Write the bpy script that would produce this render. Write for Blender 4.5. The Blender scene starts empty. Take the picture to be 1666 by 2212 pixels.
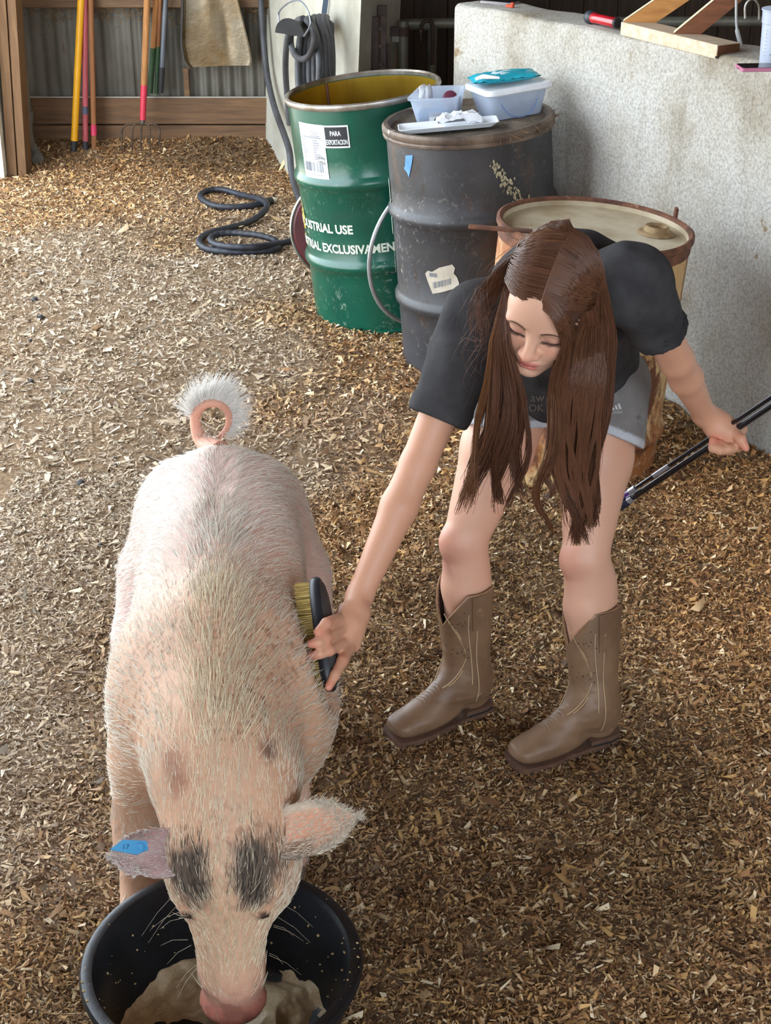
import bpy, math, random
import numpy as np
from mathutils import Vector, Matrix

# ------------------------------------------------------------------ camera, light, exposure
scene = bpy.context.scene
CAM_H, PITCH, FPX, IW, IH = 2.05, math.radians(27.0), 3300.0, 1666.0, 2212.0
camd = bpy.data.cameras.new('camera')
camd.sensor_fit = 'HORIZONTAL'
camd.sensor_width = 36.0
camd.lens = 36.0 * FPX / IW
camd.clip_start = 0.05
cam = bpy.data.objects.new('camera', camd)
cam.location = (0, 0, CAM_H)
cam.rotation_euler = (math.pi / 2 - PITCH, 0, 0)
scene.collection.objects.link(cam)
scene.camera = cam

world = bpy.data.worlds.new('sky')
scene.world = world
world.use_nodes = True
wt = world.node_tree
bg = wt.nodes['Background']
bg.inputs['Color'].default_value = (0.80, 0.90, 1.0, 1)
bg.inputs['Strength'].default_value = 4.2

sund = bpy.data.lights.new('sun', 'SUN')
sund.energy = 9.0
sund.color = (1.0, 0.93, 0.82)
sund.angle = 0.02
sun = bpy.data.objects.new('sun', sund)
sun.rotation_euler = (math.radians(-20), math.radians(30), 0)
scene.collection.objects.link(sun)

def portal(name, loc, rot, sx, sy):
    d = bpy.data.lights.new(name, 'AREA')
    d.shape = 'RECTANGLE'
    d.size, d.size_y = sx, sy
    d.cycles.is_portal = True
    o = bpy.data.objects.new(name, d)
    o.location = loc
    o.rotation_euler = rot
    scene.collection.objects.link(o)
portal('doorway_portal', (-2.2, 5.4, 1.7), (0, math.radians(-90), 0), 3.3, 5.4)
portal('front_portal', (0.5, -2.9, 2.35), (math.radians(90), 0, 0), 7.0, 1.9)

scene.view_settings.view_transform = 'Standard'
scene.view_settings.look = 'None'
scene.view_settings.exposure = 0.88
scene.view_settings.gamma = 1.0
scene.view_settings.use_curve_mapping = False

# ------------------------------------------------------------------ helpers
C = scene.collection
rng = np.random.default_rng(7)
random.seed(7)
CP, SP = math.cos(PITCH), math.sin(PITCH)

def at(px, py, y=None, z=None):
    """photograph pixel -> world point on the vertical plane y or the level plane z"""
    a, b = (px - IW / 2) / FPX, (IH / 2 - py) / FPX
    d = Vector((a, CP + b * SP, -SP + b * CP))
    t = y / d.y if y is not None else (z - CAM_H) / d.z
    return Vector((0, 0, CAM_H)) + d * t

def V(*a):
    return Vector(a)

def nrm(v):
    v = np.asarray(v, float)
    return v / (np.linalg.norm(v) + 1e-12)

def tag(o, label=None, cat=None, group=None, kind=None):
    if label: o['label'] = label
    if cat: o['category'] = cat
    if group: o['group'] = group
    if kind: o['kind'] = kind
    return o

def empty(name, loc, label=None, cat=None, group=None, rot=(0, 0, 0), kind=None):
    o = bpy.data.objects.new(name, None)
    o.empty_display_size = 0.05
    o.location = loc
    o.rotation_euler = rot
    C.objects.link(o)
    return tag(o, label, cat, group, kind)

def link(name, me, mat=None, parent=None, smooth=False):
    o = bpy.data.objects.new(name, me)
    C.objects.link(o)
    if mat is not None and not me.materials:
        me.materials.append(mat)
    if smooth:
        me.polygons.foreach_set('use_smooth', [True] * len(me.polygons))
    if parent is not None:
        o.parent = parent
    return o

def keep(o, parent):
    """parent a mesh whose vertices are in world space (parent has an unrotated or rotated frame)"""
    o.parent = parent
    o.matrix_parent_inverse = parent_matrix(parent).inverted()
    return o

def parent_matrix(p):
    m = Matrix.LocRotScale(p.location, p.rotation_euler, p.scale)
    if p.parent:
        m = parent_matrix(p.parent) @ p.matrix_parent_inverse @ m
    return m

def np_mesh(name, verts, faces, smooth=False):
    """verts (n,3), faces: (m,k) array of a constant k, or list of arrays"""
    me = bpy.data.meshes.new(name)
    verts = np.asarray(verts, np.float32)
    groups = faces if isinstance(faces, list) else [faces]
    loops = np.concatenate([np.asarray(g, np.int32).ravel() for g in groups])
    sizes = np.concatenate([np.full(len(g), np.asarray(g).shape[1], np.int32) for g in groups])
    starts = np.concatenate([[0], np.cumsum(sizes)[:-1]]).astype(np.int32)
    me.vertices.add(len(verts))
    me.vertices.foreach_set('co', verts.ravel())
    me.loops.add(len(loops))
    me.loops.foreach_set('vertex_index', loops)
    me.polygons.add(len(sizes))
    me.polygons.foreach_set('loop_start', starts)
    if smooth:
        me.polygons.foreach_set('use_smooth', np.ones(len(sizes), bool))
    me.update(calc_edges=True)
    return me

def vcol(me, cols, name='col'):
    a = me.color_attributes.new(name, 'FLOAT_COLOR', 'POINT')
    c = np.ones((len(me.vertices), 4), np.float32)
    c[:, :3] = cols
    a.data.foreach_set('color', c.ravel())

class MB:
    """collects shapes into one mesh"""
    def __init__(s):
        s.v, s.f = [], []
    def add(s, vs, fs, M=None):
        n = len(s.v)
        if M is not None:
            vs = [M @ Vector(p) for p in vs]
        s.v += [tuple(p) for p in vs]
        s.f += [tuple(i + n for i in f) for f in fs]
        return s
    def box(s, c, size, M=None, bev=0.0):
        """bevelled box (chamfered edges)"""
        cx, cy, cz = c
        hx, hy, hz = size[0] / 2, size[1] / 2, size[2] / 2
        b = min(bev, hx * .9, hy * .9, hz * .9)
        if b <= 0:
            vs = [(cx + i * hx, cy + j * hy, cz + k * hz) for k in (-1, 1) for j in (-1, 1) for i in (-1, 1)]
            return s.add(vs, [(0, 2, 3, 1), (4, 5, 7, 6), (0, 1, 5, 4), (2, 6, 7, 3), (0, 4, 6, 2), (1, 3, 7, 5)], M)
        vs, idx = [], {}
        for k in (-1, 1):
            for j in (-1, 1):
                for i in (-1, 1):
                    for ax in range(3):
                        p = [cx + i * (hx - b), cy + j * (hy - b), cz + k * (hz - b)]
                        p[ax] += (i, j, k)[ax] * b
                        idx[(i, j, k, ax)] = len(vs)
                        vs.append(tuple(p))
        fs = []
        for ax in range(3):
            o1, o2 = (ax + 1) % 3, (ax + 2) % 3
            for sg in (-1, 1):
                q = []
                for (u, w) in ((-1, -1), (1, -1), (1, 1), (-1, 1)):
                    t = [0, 0, 0]; t[ax] = sg; t[o1] = u; t[o2] = w
                    q.append(idx[(*t, ax)])
                fs.append(tuple(q if sg > 0 else q[::-1]))
            for u in (-1, 1):
                for w in (-1, 1):
                    a = [0, 0, 0]; a[ax] = -1; a[o1] = u; a[o2] = w
                    e = list(a); e[ax] = 1
                    q = (idx[(*a, o1)], idx[(*e, o1)], idx[(*e, o2)], idx[(*a, o2)])
                    fs.append(q if u * w > 0 else q[::-1])
        for i in (-1, 1):
            for j in (-1, 1):
                for k in (-1, 1):
                    t = (idx[(i, j, k, 0)], idx[(i, j, k, 1)], idx[(i, j, k, 2)])
                    fs.append(t if i * j * k > 0 else t[::-1])
        return s.add(vs, fs, M)
    def tube(s, pts, rad, n=10, cap=True, M=None):
        pts = [Vector(p) for p in pts]
        m = len(pts)
        rads = [rad] * m if isinstance(rad, (int, float)) else list(rad)
        vs, fs = [], []
        up = None
        for i, p in enumerate(pts):
            t = (pts[min(i + 1, m - 1)] - pts[max(i - 1, 0)]).normalized()
            if up is None:
                up = t.orthogonal().normalized()
            up = (up - t * up.dot(t)).normalized()
            b = t.cross(up)
            for k in range(n):
                a = 2 * math.pi * k / n
                vs.append(p + (up * math.cos(a) + b * math.sin(a)) * rads[i])
        for i in range(m - 1):
            for k in range(n):
                fs.append((i * n + k, i * n + (k + 1) % n, (i + 1) * n + (k + 1) % n, (i + 1) * n + k))
        if cap:
            fs.append(tuple(range(n - 1, -1, -1)))
            fs.append(tuple((m - 1) * n + k for k in range(n)))
        return s.add(vs, fs, M)
    def lathe(s, prof, n=48, M=None, close=False):
        """prof: list of (r, z); r=0 ends are capped"""
        vs, fs, rings = [], [], []
        for (r, z) in prof:
            if r <= 1e-6:
                rings.append([len(vs)]); vs.append((0, 0, z))
            else:
                rings.append(list(range(len(vs), len(vs) + n)))
                vs += [(r * math.cos(2 * math.pi * k / n), r * math.sin(2 * math.pi * k / n), z) for k in range(n)]
        for a, b in zip(rings[:-1], rings[1:]):
            for k in range(n):
                k2 = (k + 1) % n
                if len(a) == 1 and len(b) == 1: continue
                if len(a) == 1: fs.append((a[0], b[k2], b[k]))
                elif len(b) == 1: fs.append((a[k], a[k2], b[0]))
                else: fs.append((a[k], a[k2], b[k2], b[k]))
        return s.add(vs, fs, M)
    def loft(s, rings, cap=True, M=None):
        n = len(rings[0]); m = len(rings)
        vs = [p for r in rings for p in r]
        fs = [(i * n + k, i * n + (k + 1) % n, (i + 1) * n + (k + 1) % n, (i + 1) * n + k)
              for i in range(m - 1) for k in range(n)]
        if cap:
            fs.append(tuple(range(n - 1, -1, -1)))
            fs.append(tuple((m - 1) * n + k for k in range(n)))
        return s.add(vs, fs, M)
    def build(s, name, mat, parent=None, smooth=False, world=False):
        me = bpy.data.meshes.new(name)
        me.from_pydata(s.v, [], s.f)
        me.update()
        o = link(name, me, mat, None, smooth)
        if smooth:
            auto_smooth(me, 40)
        if parent is not None:
            if world: keep(o, parent)
            else: o.parent = parent
        return o

def auto_smooth(me, deg):
    """mark sharp edges by angle so smooth shading keeps hard edges"""
    import bmesh
    bm = bmesh.new(); bm.from_mesh(me)
    lim = math.radians(deg)
    for e in bm.edges:
        if len(e.link_faces) == 2:
            e.smooth = e.calc_face_angle(0.0) < lim
    bm.to_mesh(me); bm.free()

def catmull(pts, n):
    """smooth curve through pts, n samples per span"""
    p = [np.array(q, float) for q in pts]
    p = [2 * p[0] - p[1]] + p + [2 * p[-1] - p[-2]]
    out = []
    for i in range(1, len(p) - 2):
        for k in range(n):
            t = k / n
            out.append(0.5 * (2 * p[i] + (p[i + 1] - p[i - 1]) * t + (2 * p[i - 1] - 5 * p[i] + 4 * p[i + 1] - p[i + 2]) * t * t
                              + (3 * p[i] - p[i - 1] - 3 * p[i + 1] + p[i + 2]) * t ** 3))
    out.append(p[-2])
    return [Vector(q) for q in out]

# ---- value noise
_perm = np.random.default_rng(3).random((64, 64, 64)).astype(np.float32)
def vnoise(p, scale):
    q = np.asarray(p, np.float64) * scale
    i = np.floor(q).astype(int); f = q - i
    f = f * f * (3 - 2 * f)
    i &= 63; j = (i + 1) & 63
    def g(a, b, c): return _perm[a, b, c]
    x0, y0, z0, x1, y1, z1 = i[..., 0], i[..., 1], i[..., 2], j[..., 0], j[..., 1], j[..., 2]
    fx, fy, fz = f[..., 0], f[..., 1], f[..., 2]
    a = g(x0, y0, z0) * (1 - fx) + g(x1, y0, z0) * fx
    b = g(x0, y1, z0) * (1 - fx) + g(x1, y1, z0) * fx
    c = g(x0, y0, z1) * (1 - fx) + g(x1, y0, z1) * fx
    d = g(x0, y1, z1) * (1 - fx) + g(x1, y1, z1) * fx
    return (a * (1 - fy) + b * fy) * (1 - fz) + (c * (1 - fy) + d * fy) * fz

# ------------------------------------------------------------------ signed distance bodies
def cap(a, b, r1, r2, k=0.02, op='u', sq=None):
    return dict(t='c', a=np.array(a, float), b=np.array(b, float), r1=r1, r2=r2, k=k, op=op, sq=sq)
def ell(c, r, k=0.02, R=None, op='u', pw=2.0):
    return dict(t='e', c=np.array(c, float), r=np.array(r, float), k=k, R=None if R is None else np.array(R, float), op=op, pw=pw)
def frame(x=None, y=None, z=None):
    """rotation matrix with the given axes as columns (x, y or z first)"""
    if y is not None and z is not None:
        y = nrm(y); z = nrm(np.array(z) - np.dot(z, y) * y); x = np.cross(y, z)
    elif x is not None and y is not None:
        x = nrm(x); y = nrm(np.array(y) - np.dot(y, x) * x); z = np.cross(x, y)
    else:
        x = nrm(x); z = nrm(np.array(z) - np.dot(z, x) * x); y = np.cross(z, x)
    return np.stack([x, y, z], 1)
def place(prims, O, R):
    """prims given in a local frame moved to world"""
    O = np.array(O, float)
    out = []
    for p in prims:
        q = dict(p)
        if p['t'] == 'c':
            q['a'] = R @ p['a'] + O; q['b'] = R @ p['b'] + O
            if p['sq'] is not None: q['sq'] = (R @ np.array(p['sq'][0], float), p['sq'][1])
        else:
            q['c'] = R @ p['c'] + O
            q['R'] = R if p['R'] is None else R @ p['R']
        out.append(q)
    return out
def pbox(p):
    if p['t'] == 'c':
        r = max(p['r1'], p['r2'])
        if p['sq'] is not None: r *= max(1.0, p['sq'][1])
        return np.minimum(p['a'], p['b']) - r, np.maximum(p['a'], p['b']) + r
    r = np.max(p['r'])
    return p['c'] - r, p['c'] + r
def pdist(p, X):
    if p['t'] == 'c':
        a, b = p['a'], p['b']; ba = b - a; L = float(ba @ ba) + 1e-12
        pa = X - a.astype(X.dtype)
        t = np.clip(pa @ ba.astype(X.dtype) / L, 0, 1)
        q = pa - t[..., None] * ba.astype(X.dtype)
        if p['sq'] is not None:           # stretch of the section along one direction
            ax, s = p['sq']; ax = nrm(ax).astype(X.dtype)
            w = q @ ax
            q = q + (w * (1.0 / s - 1.0))[..., None] * ax
        return np.sqrt((q * q).sum(-1)) - (p['r1'] + (p['r2'] - p['r1']) * t)
    q = X - p['c'].astype(X.dtype)
    if p['R'] is not None: q = q @ p['R'].astype(X.dtype)
    r = p['r'].astype(X.dtype)
    if p['pw'] != 2.0:
        k0 = ((np.abs(q / r)) ** p['pw']).sum(-1) ** (1 / p['pw'])
        return (k0 - 1) * r.min()
    k0 = np.sqrt(((q / r) ** 2).sum(-1)); k1 = np.sqrt(((q / r ** 2) ** 2).sum(-1)) + 1e-9
    return k0 * (k0 - 1) / k1
def sdf(prims, X, far=0.2):
    d = np.full(X.shape[:-1], far, X.dtype)
    for p in prims:
        e = pdist(p, X); k = p['k']
        if p['op'] == 'u':
            h = np.clip(0.5 + 0.5 * (d - e) / k, 0, 1)
            d = d * (1 - h) + e * h - k * h * (1 - h)
        else:
            h = np.clip(0.5 - 0.5 * (d + e) / k, 0, 1)
            d = d * (1 - h) - e * h + k * h * (1 - h)
    return d
def sgrad(fn, X, e=0.002):
    g = np.stack([fn(X + np.array(o) * e) - fn(X - np.array(o) * e) for o in ((1, 0, 0), (0, 1, 0), (0, 0, 1))], -1)
    return g / (np.linalg.norm(g, axis=-1, keepdims=True) + 1e-9)

def surface(prims, h, post=None, lo=None, hi=None, B=40, margin=0.03):
    """sparse surface nets over blocks; post(d, X) edits the field"""
    bx = [pbox(p) for p in prims]
    un = [i for i, p in enumerate(prims) if p['op'] == 'u']
    if lo is None: lo = np.min([bx[i][0] for i in un], 0) - 3 * h
    if hi is None: hi = np.max([bx[i][1] for i in un], 0) + 3 * h
    dims = np.ceil((hi - lo) / h).astype(int) + 1
    nb = np.ceil(dims / B).astype(int)
    cells, verts, quads = [], [], []
    OFF = [np.array(o) for o in ((0, 0, 0), (1, 0, 0), (0, 1, 0), (1, 1, 0), (0, 0, 1), (1, 0, 1), (0, 1, 1), (1, 1, 1))]
    ED = [(0, 1), (2, 3), (4, 5), (6, 7), (0, 2), (1, 3), (4, 6), (5, 7), (0, 4), (1, 5), (2, 6), (3, 7)]
    stride = (dims + 8)
    def key(c): return (c[:, 0].astype(np.int64) * stride[1] + c[:, 1]) * stride[2] + c[:, 2]
    for bi in range(nb[0]):
        for bj in range(nb[1]):
            for bk in range(nb[2]):
                o = np.array([bi, bj, bk]) * B
                l = lo + o * h; u = l + (B + 2) * h
                sel = [p for p, (a, b) in zip(prims, bx) if np.all(a - margin < u) and np.all(b + margin > l)]
                if not any(p['op'] == 'u' for p in sel): continue
                # node (i) covers global index o-1 .. o+B   (one layer before for shared quads)
                ax = [lo[d] + (o[d] - 1 + np.arange(B + 2)) * h for d in range(3)]
                X = np.stack(np.meshgrid(*ax, indexing='ij'), -1).astype(np.float32)
                f = sdf(sel, X)
                if post is not None: f = post(f, X)
                s = f < 0
                if s.all() or not s.any(): continue
                N = B + 1
                cnt = np.zeros((N, N, N), np.int8)
                for q in OFF: cnt += s[q[0]:q[0] + N, q[1]:q[1] + N, q[2]:q[2] + N]
                act = np.argwhere((cnt > 0) & (cnt < 8))
                # vertices of the cells owned by this block: local index 1..B  (global o .. o+B-1)
                own = act[(act >= 1).all(1)] if True else act
                if len(own):
                    cv = np.stack([f[own[:, 0] + q[0], own[:, 1] + q[1], own[:, 2] + q[2]] for q in OFF], 1)
                    acc = np.zeros((len(own), 3)); n = np.zeros(len(own))
                    for a, b in ED:
                        m = (cv[:, a] < 0) != (cv[:, b] < 0)
                        t = np.where(m, cv[:, a] / (cv[:, a] - cv[:, b] + 1e-12), 0)
                        pos = OFF[a][None] + t[:, None] * (OFF[b] - OFF[a])[None]
                        acc += pos * m[:, None]; n += m
                    verts.append(lo + (own + o - 1 + acc / n[:, None]) * h)
                    cells.append(key(own + o - 1 + 4))
                # quads for edges starting at nodes 1..B (local) along each axis
                for d in range(3):
                    e = np.zeros(3, int); e[d] = 1
                    a = s[1:B + 1, 1:B + 1, 1:B + 1]
                    b = s[1 + e[0]:B + 1 + e[0], 1 + e[1]:B + 1 + e[1], 1 + e[2]:B + 1 + e[2]]
                    for flip, m in ((False, a & ~b), (True, b & ~a)):
                        w = np.argwhere(m)
                        if not len(w): continue
                        w = w + 1
                        u1 = np.zeros(3, int); u1[(d + 1) % 3] = 1
                        u2 = np.zeros(3, int); u2[(d + 2) % 3] = 1
                        q = [key(w + o - 1 - x + 4) for x in (u1 + u2, u2, 0 * u1, u1)]
                        if flip: q = q[::-1]
                        quads.append(np.stack(q, 1))
    cells = np.concatenate(cells); verts = np.concatenate(verts); quads = np.concatenate(quads)
    order = np.argsort(cells); cs = cells[order]
    j = np.searchsorted(cs, quads); j = np.clip(j, 0, len(cs) - 1)
    ok = (cs[j] == quads).all(1)
    return verts, order[j][ok]

def relax(v, f, n=1, w=0.5):
    for _ in range(n):
        acc = np.zeros_like(v); c = np.zeros(len(v))
        for a, b in ((0, 1), (1, 2), (2, 3), (3, 0)):
            np.add.at(acc, f[:, a], v[f[:, b]]); np.add.at(c, f[:, a], 1)
            np.add.at(acc, f[:, b], v[f[:, a]]); np.add.at(c, f[:, b], 1)
        v = v + w * (acc / np.maximum(c, 1)[:, None] - v)
    return v

def strands(paths, rad, n=3):
    """paths (k, m, 3) -> thin tapered tubes; rad (k,) or float; returns verts, faces, strand index per vertex"""
    paths = np.asarray(paths, np.float64); k, m, _ = paths.shape
    t = np.gradient(paths, axis=1); t /= np.linalg.norm(t, axis=2, keepdims=True) + 1e-9
    ref = np.array([0.31, 0.52, 0.79]); u = np.cross(t, ref); u /= np.linalg.norm(u, axis=2, keepdims=True) + 1e-9
    w = np.cross(t, u)
    taper = np.linspace(1, 0.25, m) ** 0.7
    r = np.broadcast_to(np.asarray(rad, float).reshape(-1, 1), (k, m)) * taper
    rings = []
    for q in range(n):
        a = 2 * math.pi * q / n
        rings.append(paths + r[..., None] * (u * math.cos(a) + w * math.sin(a)))
    v = np.stack(rings, 2).reshape(-1, 3)                      # k, m, n
    base = (np.arange(k)[:, None, None] * m + np.arange(m - 1)[None, :, None]) * n
    q = np.arange(n)[None, None, :]; q2 = (q + 1) % n
    f = np.stack([base + q, base + q2, base + n + q2, base + n + q], -1).reshape(-1, 4)
    return v, f, np.repeat(np.arange(k), m * n)

# ------------------------------------------------------------------ materials
def nodes(name):
    m = bpy.data.materials.new(name); m.use_nodes = True
    nt = m.node_tree
    return m, nt, nt.nodes['Principled BSDF']
def N(nt, t, **kw):
    n = nt.nodes.new(t)
    for k, v in kw.items():
        if k in n.inputs.keys() if hasattr(n.inputs, 'keys') else False: n.inputs[k].default_value = v
        else: setattr(n, k, v)
    return n
def coords(nt, stretch=(1, 1, 1), kind='Object'):
    tc = nt.nodes.new('ShaderNodeTexCoord'); mp = nt.nodes.new('ShaderNodeMapping')
    mp.inputs['Scale'].default_value = stretch
    nt.links.new(tc.outputs[kind], mp.inputs['Vector'])
    return mp.outputs['Vector']
def noise(nt, vec, scale, detail=6, rough=0.6, dist=0.0):
    n = nt.nodes.new('ShaderNodeTexNoise')
    n.inputs['Scale'].default_value = scale; n.inputs['Detail'].default_value = detail
    n.inputs['Roughness'].default_value = rough; n.inputs['Distortion'].default_value = dist
    nt.links.new(vec, n.inputs['Vector'])
    return n.outputs['Fac']
def ramp(nt, fac, stops):
    r = nt.nodes.new('ShaderNodeValToRGB')
    el = r.color_ramp.elements
    while len(el) < len(stops): el.new(0.5)
    for e, (p, c) in zip(el, stops):
        e.position = p
        e.color = (*c, 1) if len(c) == 3 else c
    nt.links.new(fac, r.inputs['Fac'])
    return r.outputs['Color']
def mixc(nt, fac, a, b, mode='MIX'):
    m = nt.nodes.new('ShaderNodeMix'); m.data_type = 'RGBA'; m.blend_type = mode
    for s, v in ((m.inputs[0], fac), (m.inputs[6], a), (m.inputs[7], b)):
        if hasattr(v, 'links') or isinstance(v, bpy.types.NodeSocket): nt.links.new(v, s)
        elif isinstance(v, (int, float)): s.default_value = v
        else: s.default_value = (*v, 1)
    return m.outputs[2]
def bump(nt, bsdf, h, strength=0.3, dist=0.01):
    b = nt.nodes.new('ShaderNodeBump')
    b.inputs['Strength'].default_value = strength; b.inputs['Distance'].default_value = dist
    nt.links.new(h, b.inputs['Height']); nt.links.new(b.outputs['Normal'], bsdf.inputs['Normal'])
def S(r, g, b):
    """sRGB 0-255 -> linear"""
    f = lambda c: (c / 255) / 12.92 if c <= 10 else (((c / 255) + 0.055) / 1.055) ** 2.4
    return (f(r), f(g), f(b))
def mat(name, c1, c2=None, scale=6, rough=0.6, metal=0.0, bmp=0.0, bscale=None, bdist=0.005, stretch=(1, 1, 1),
        lo=0.35, hi=0.65, spots=None, sscale=30, sthr=0.62, spec=0.5, detail=6, dist=0.0, coat=0.0, trans=0.0):
    m, nt, b = nodes(name)
    b.inputs['Roughness'].default_value = rough
    b.inputs['Metallic'].default_value = metal
    b.inputs['Specular IOR Level'].default_value = spec
    if coat: b.inputs['Coat Weight'].default_value = coat
    if trans: b.inputs['Transmission Weight'].default_value = trans
    vec = coords(nt, stretch)
    if c2 is None: c2 = tuple(x * 0.8 for x in c1)
    fac = noise(nt, vec, scale, detail, 0.6, dist)
    col = ramp(nt, fac, [(lo, c1), (hi, c2)])
    if spots is not None:
        f2 = ramp(nt, noise(nt, vec, sscale, 8, 0.7), [(sthr, (0, 0, 0)), (sthr + 0.06, (1, 1, 1))])
        col = mixc(nt, f2, col, spots)
    nt.links.new(col, b.inputs['Base Color'])
    if bmp: bump(nt, b, noise(nt, vec, bscale or scale * 4, 8, 0.65), bmp, bdist)
    return m
def attr_mat(name, rough=0.6, spec=0.4, sss=0.0, grain=0.0, gscale=120, bmp=0.0, transl=0.0):
    """colour from the mesh's own point colours, with fine grain"""
    m, nt, b = nodes(name)
    b.inputs['Roughness'].default_value = rough
    b.inputs['Specular IOR Level'].default_value = spec
    a = nt.nodes.new('ShaderNodeAttribute'); a.attribute_name = 'col'
    col = a.outputs['Color']
    vec = coords(nt)
    if grain:
        g = ramp(nt, noise(nt, vec, gscale, 5), [(0.3, (1 - grain,) * 3), (0.7, (1.0, 1.0, 1.0))])
        col = mixc(nt, 1.0, col, g, 'MULTIPLY')
    nt.links.new(col, b.inputs['Base Color'])
    if sss:
        b.inputs['Subsurface Weight'].default_value = sss
        b.inputs['Subsurface Radius'].default_value = (1.0, 0.35, 0.2)
        b.inputs['Subsurface Scale'].default_value = 0.012
    if bmp: bump(nt, b, noise(nt, vec, gscale, 6), bmp, 0.002)
    if transl:      # thin hair lets light through
        tl = nt.nodes.new('ShaderNodeBsdfTranslucent'); nt.links.new(col, tl.inputs['Color'])
        mx = nt.nodes.new('ShaderNodeMixShader'); mx.inputs[0].default_value = transl
        nt.links.new(b.outputs[0], mx.inputs[1]); nt.links.new(tl.outputs[0], mx.inputs[2])
        nt.links.new(mx.outputs[0], nt.nodes['Material Output'].inputs['Surface'])
    return m
def wood(name, c1, c2, axis=0, scale=9, rough=0.75, bmp=0.35, spots=None):
    st = [14, 14, 14]; st[axis] = 1.0
    return mat(name, c1, c2, scale=scale * 0.35, rough=rough, bmp=bmp, bscale=scale, bdist=0.003, stretch=tuple(st), lo=0.3, hi=0.7, dist=0.6, spots=spots, sscale=2.2, sthr=0.66)

def text_mesh(body, size, bold=0.0):
    """flat lettering as triangles: (verts, faces), origin at left of the baseline"""
    cu = bpy.data.curves.new('lettering', 'FONT')
    cu.body = body; cu.size = size; cu.offset = bold; cu.resolution_u = 3
    o = bpy.data.objects.new('lettering', cu); C.objects.link(o)
    dg = bpy.context.evaluated_depsgraph_get()
    me = bpy.data.meshes.new_from_object(o.evaluated_get(dg))
    vs = [tuple(v.co) for v in me.vertices]; fs = [tuple(p.vertices) for p in me.polygons]
    bpy.data.objects.remove(o); bpy.data.curves.remove(cu); bpy.data.meshes.remove(me)
    return vs, fs

# ------------------------------------------------------------------ the setting
def sstep(a, b, x):
    t = np.clip((x - a) / (b - a), 0, 1)
    return t * t * (3 - 2 * t)
def hgt(x, y):
    x = np.asarray(x, float); y = np.asarray(y, float)
    p = np.stack([x, y, 0 * x], -1)
    lump = (vnoise(p + 7, 2.3) - 0.5) * 0.05 + (vnoise(p + 3, 6.5) - 0.5) * 0.042 + (vnoise(p, 15) - 0.5) * 0.02
    # heaps are stronger on the fresh bedding, flat on the trodden part by the doorway
    loose = 0.35 + 0.65 * sstep(-0.55, 0.25, x + 0.25 * (vnoise(p + 11, 1.1) - 0.5) + 0.35 * sstep(3.4, 2.4, y))
    z = lump * loose
    z = z + 0.07 * sstep(7.9, 8.4, y) * (x < 0.3)
    # trodden or levelled where things stand
    for (cx, cy, r) in LEVEL:
        w = sstep(r * 1.7, r * 0.9, np.hypot(x - cx, y - cy))
        z = z * (1 - w) + LEVEL_Z * w
    return z
LEVEL_Z = -0.004
LEVEL = [(.15, 2.93, .17), (.42, 2.82, .17), (-.275, 1.956, .24), (.017, 5.82, .33), (.35, 5.32, .33), (.57, 4.46, .33), (-.49, 2.33, .06), (-.13, 2.33, .06)]

M_ground = mat('trodden_earth', S(150, 122, 90), S(94, 70, 48), scale=110, rough=0.95, bmp=0.8, bscale=150, bdist=0.006, spots=S(176, 150, 116), sscale=170, sthr=0.58)
xs = np.concatenate([np.linspace(-2.15, -1.7, 8), np.linspace(-1.68, 1.9, 180), np.linspace(1.95, 5, 20)])
ys = np.concatenate([np.linspace(-3, 1.4, 20), np.linspace(1.43, 8.6, 330)])
gx, gy = np.meshgrid(xs, ys, indexing='ij')
gz = hgt(gx, gy)
n1, n2 = gx.shape
idx = np.arange(n1 * n2).reshape(n1, n2)
gf = np.stack([idx[:-1, :-1], idx[1:, :-1], idx[1:, 1:], idx[:-1, 1:]], -1).reshape(-1, 4)
floor = link('floor', np_mesh('floor', np.stack([gx, gy, gz], -1).reshape(-1, 3), gf, True), M_ground)
tag(floor, 'brown trodden earth floor of the barn under wood shavings', 'floor', kind='structure')

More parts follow.
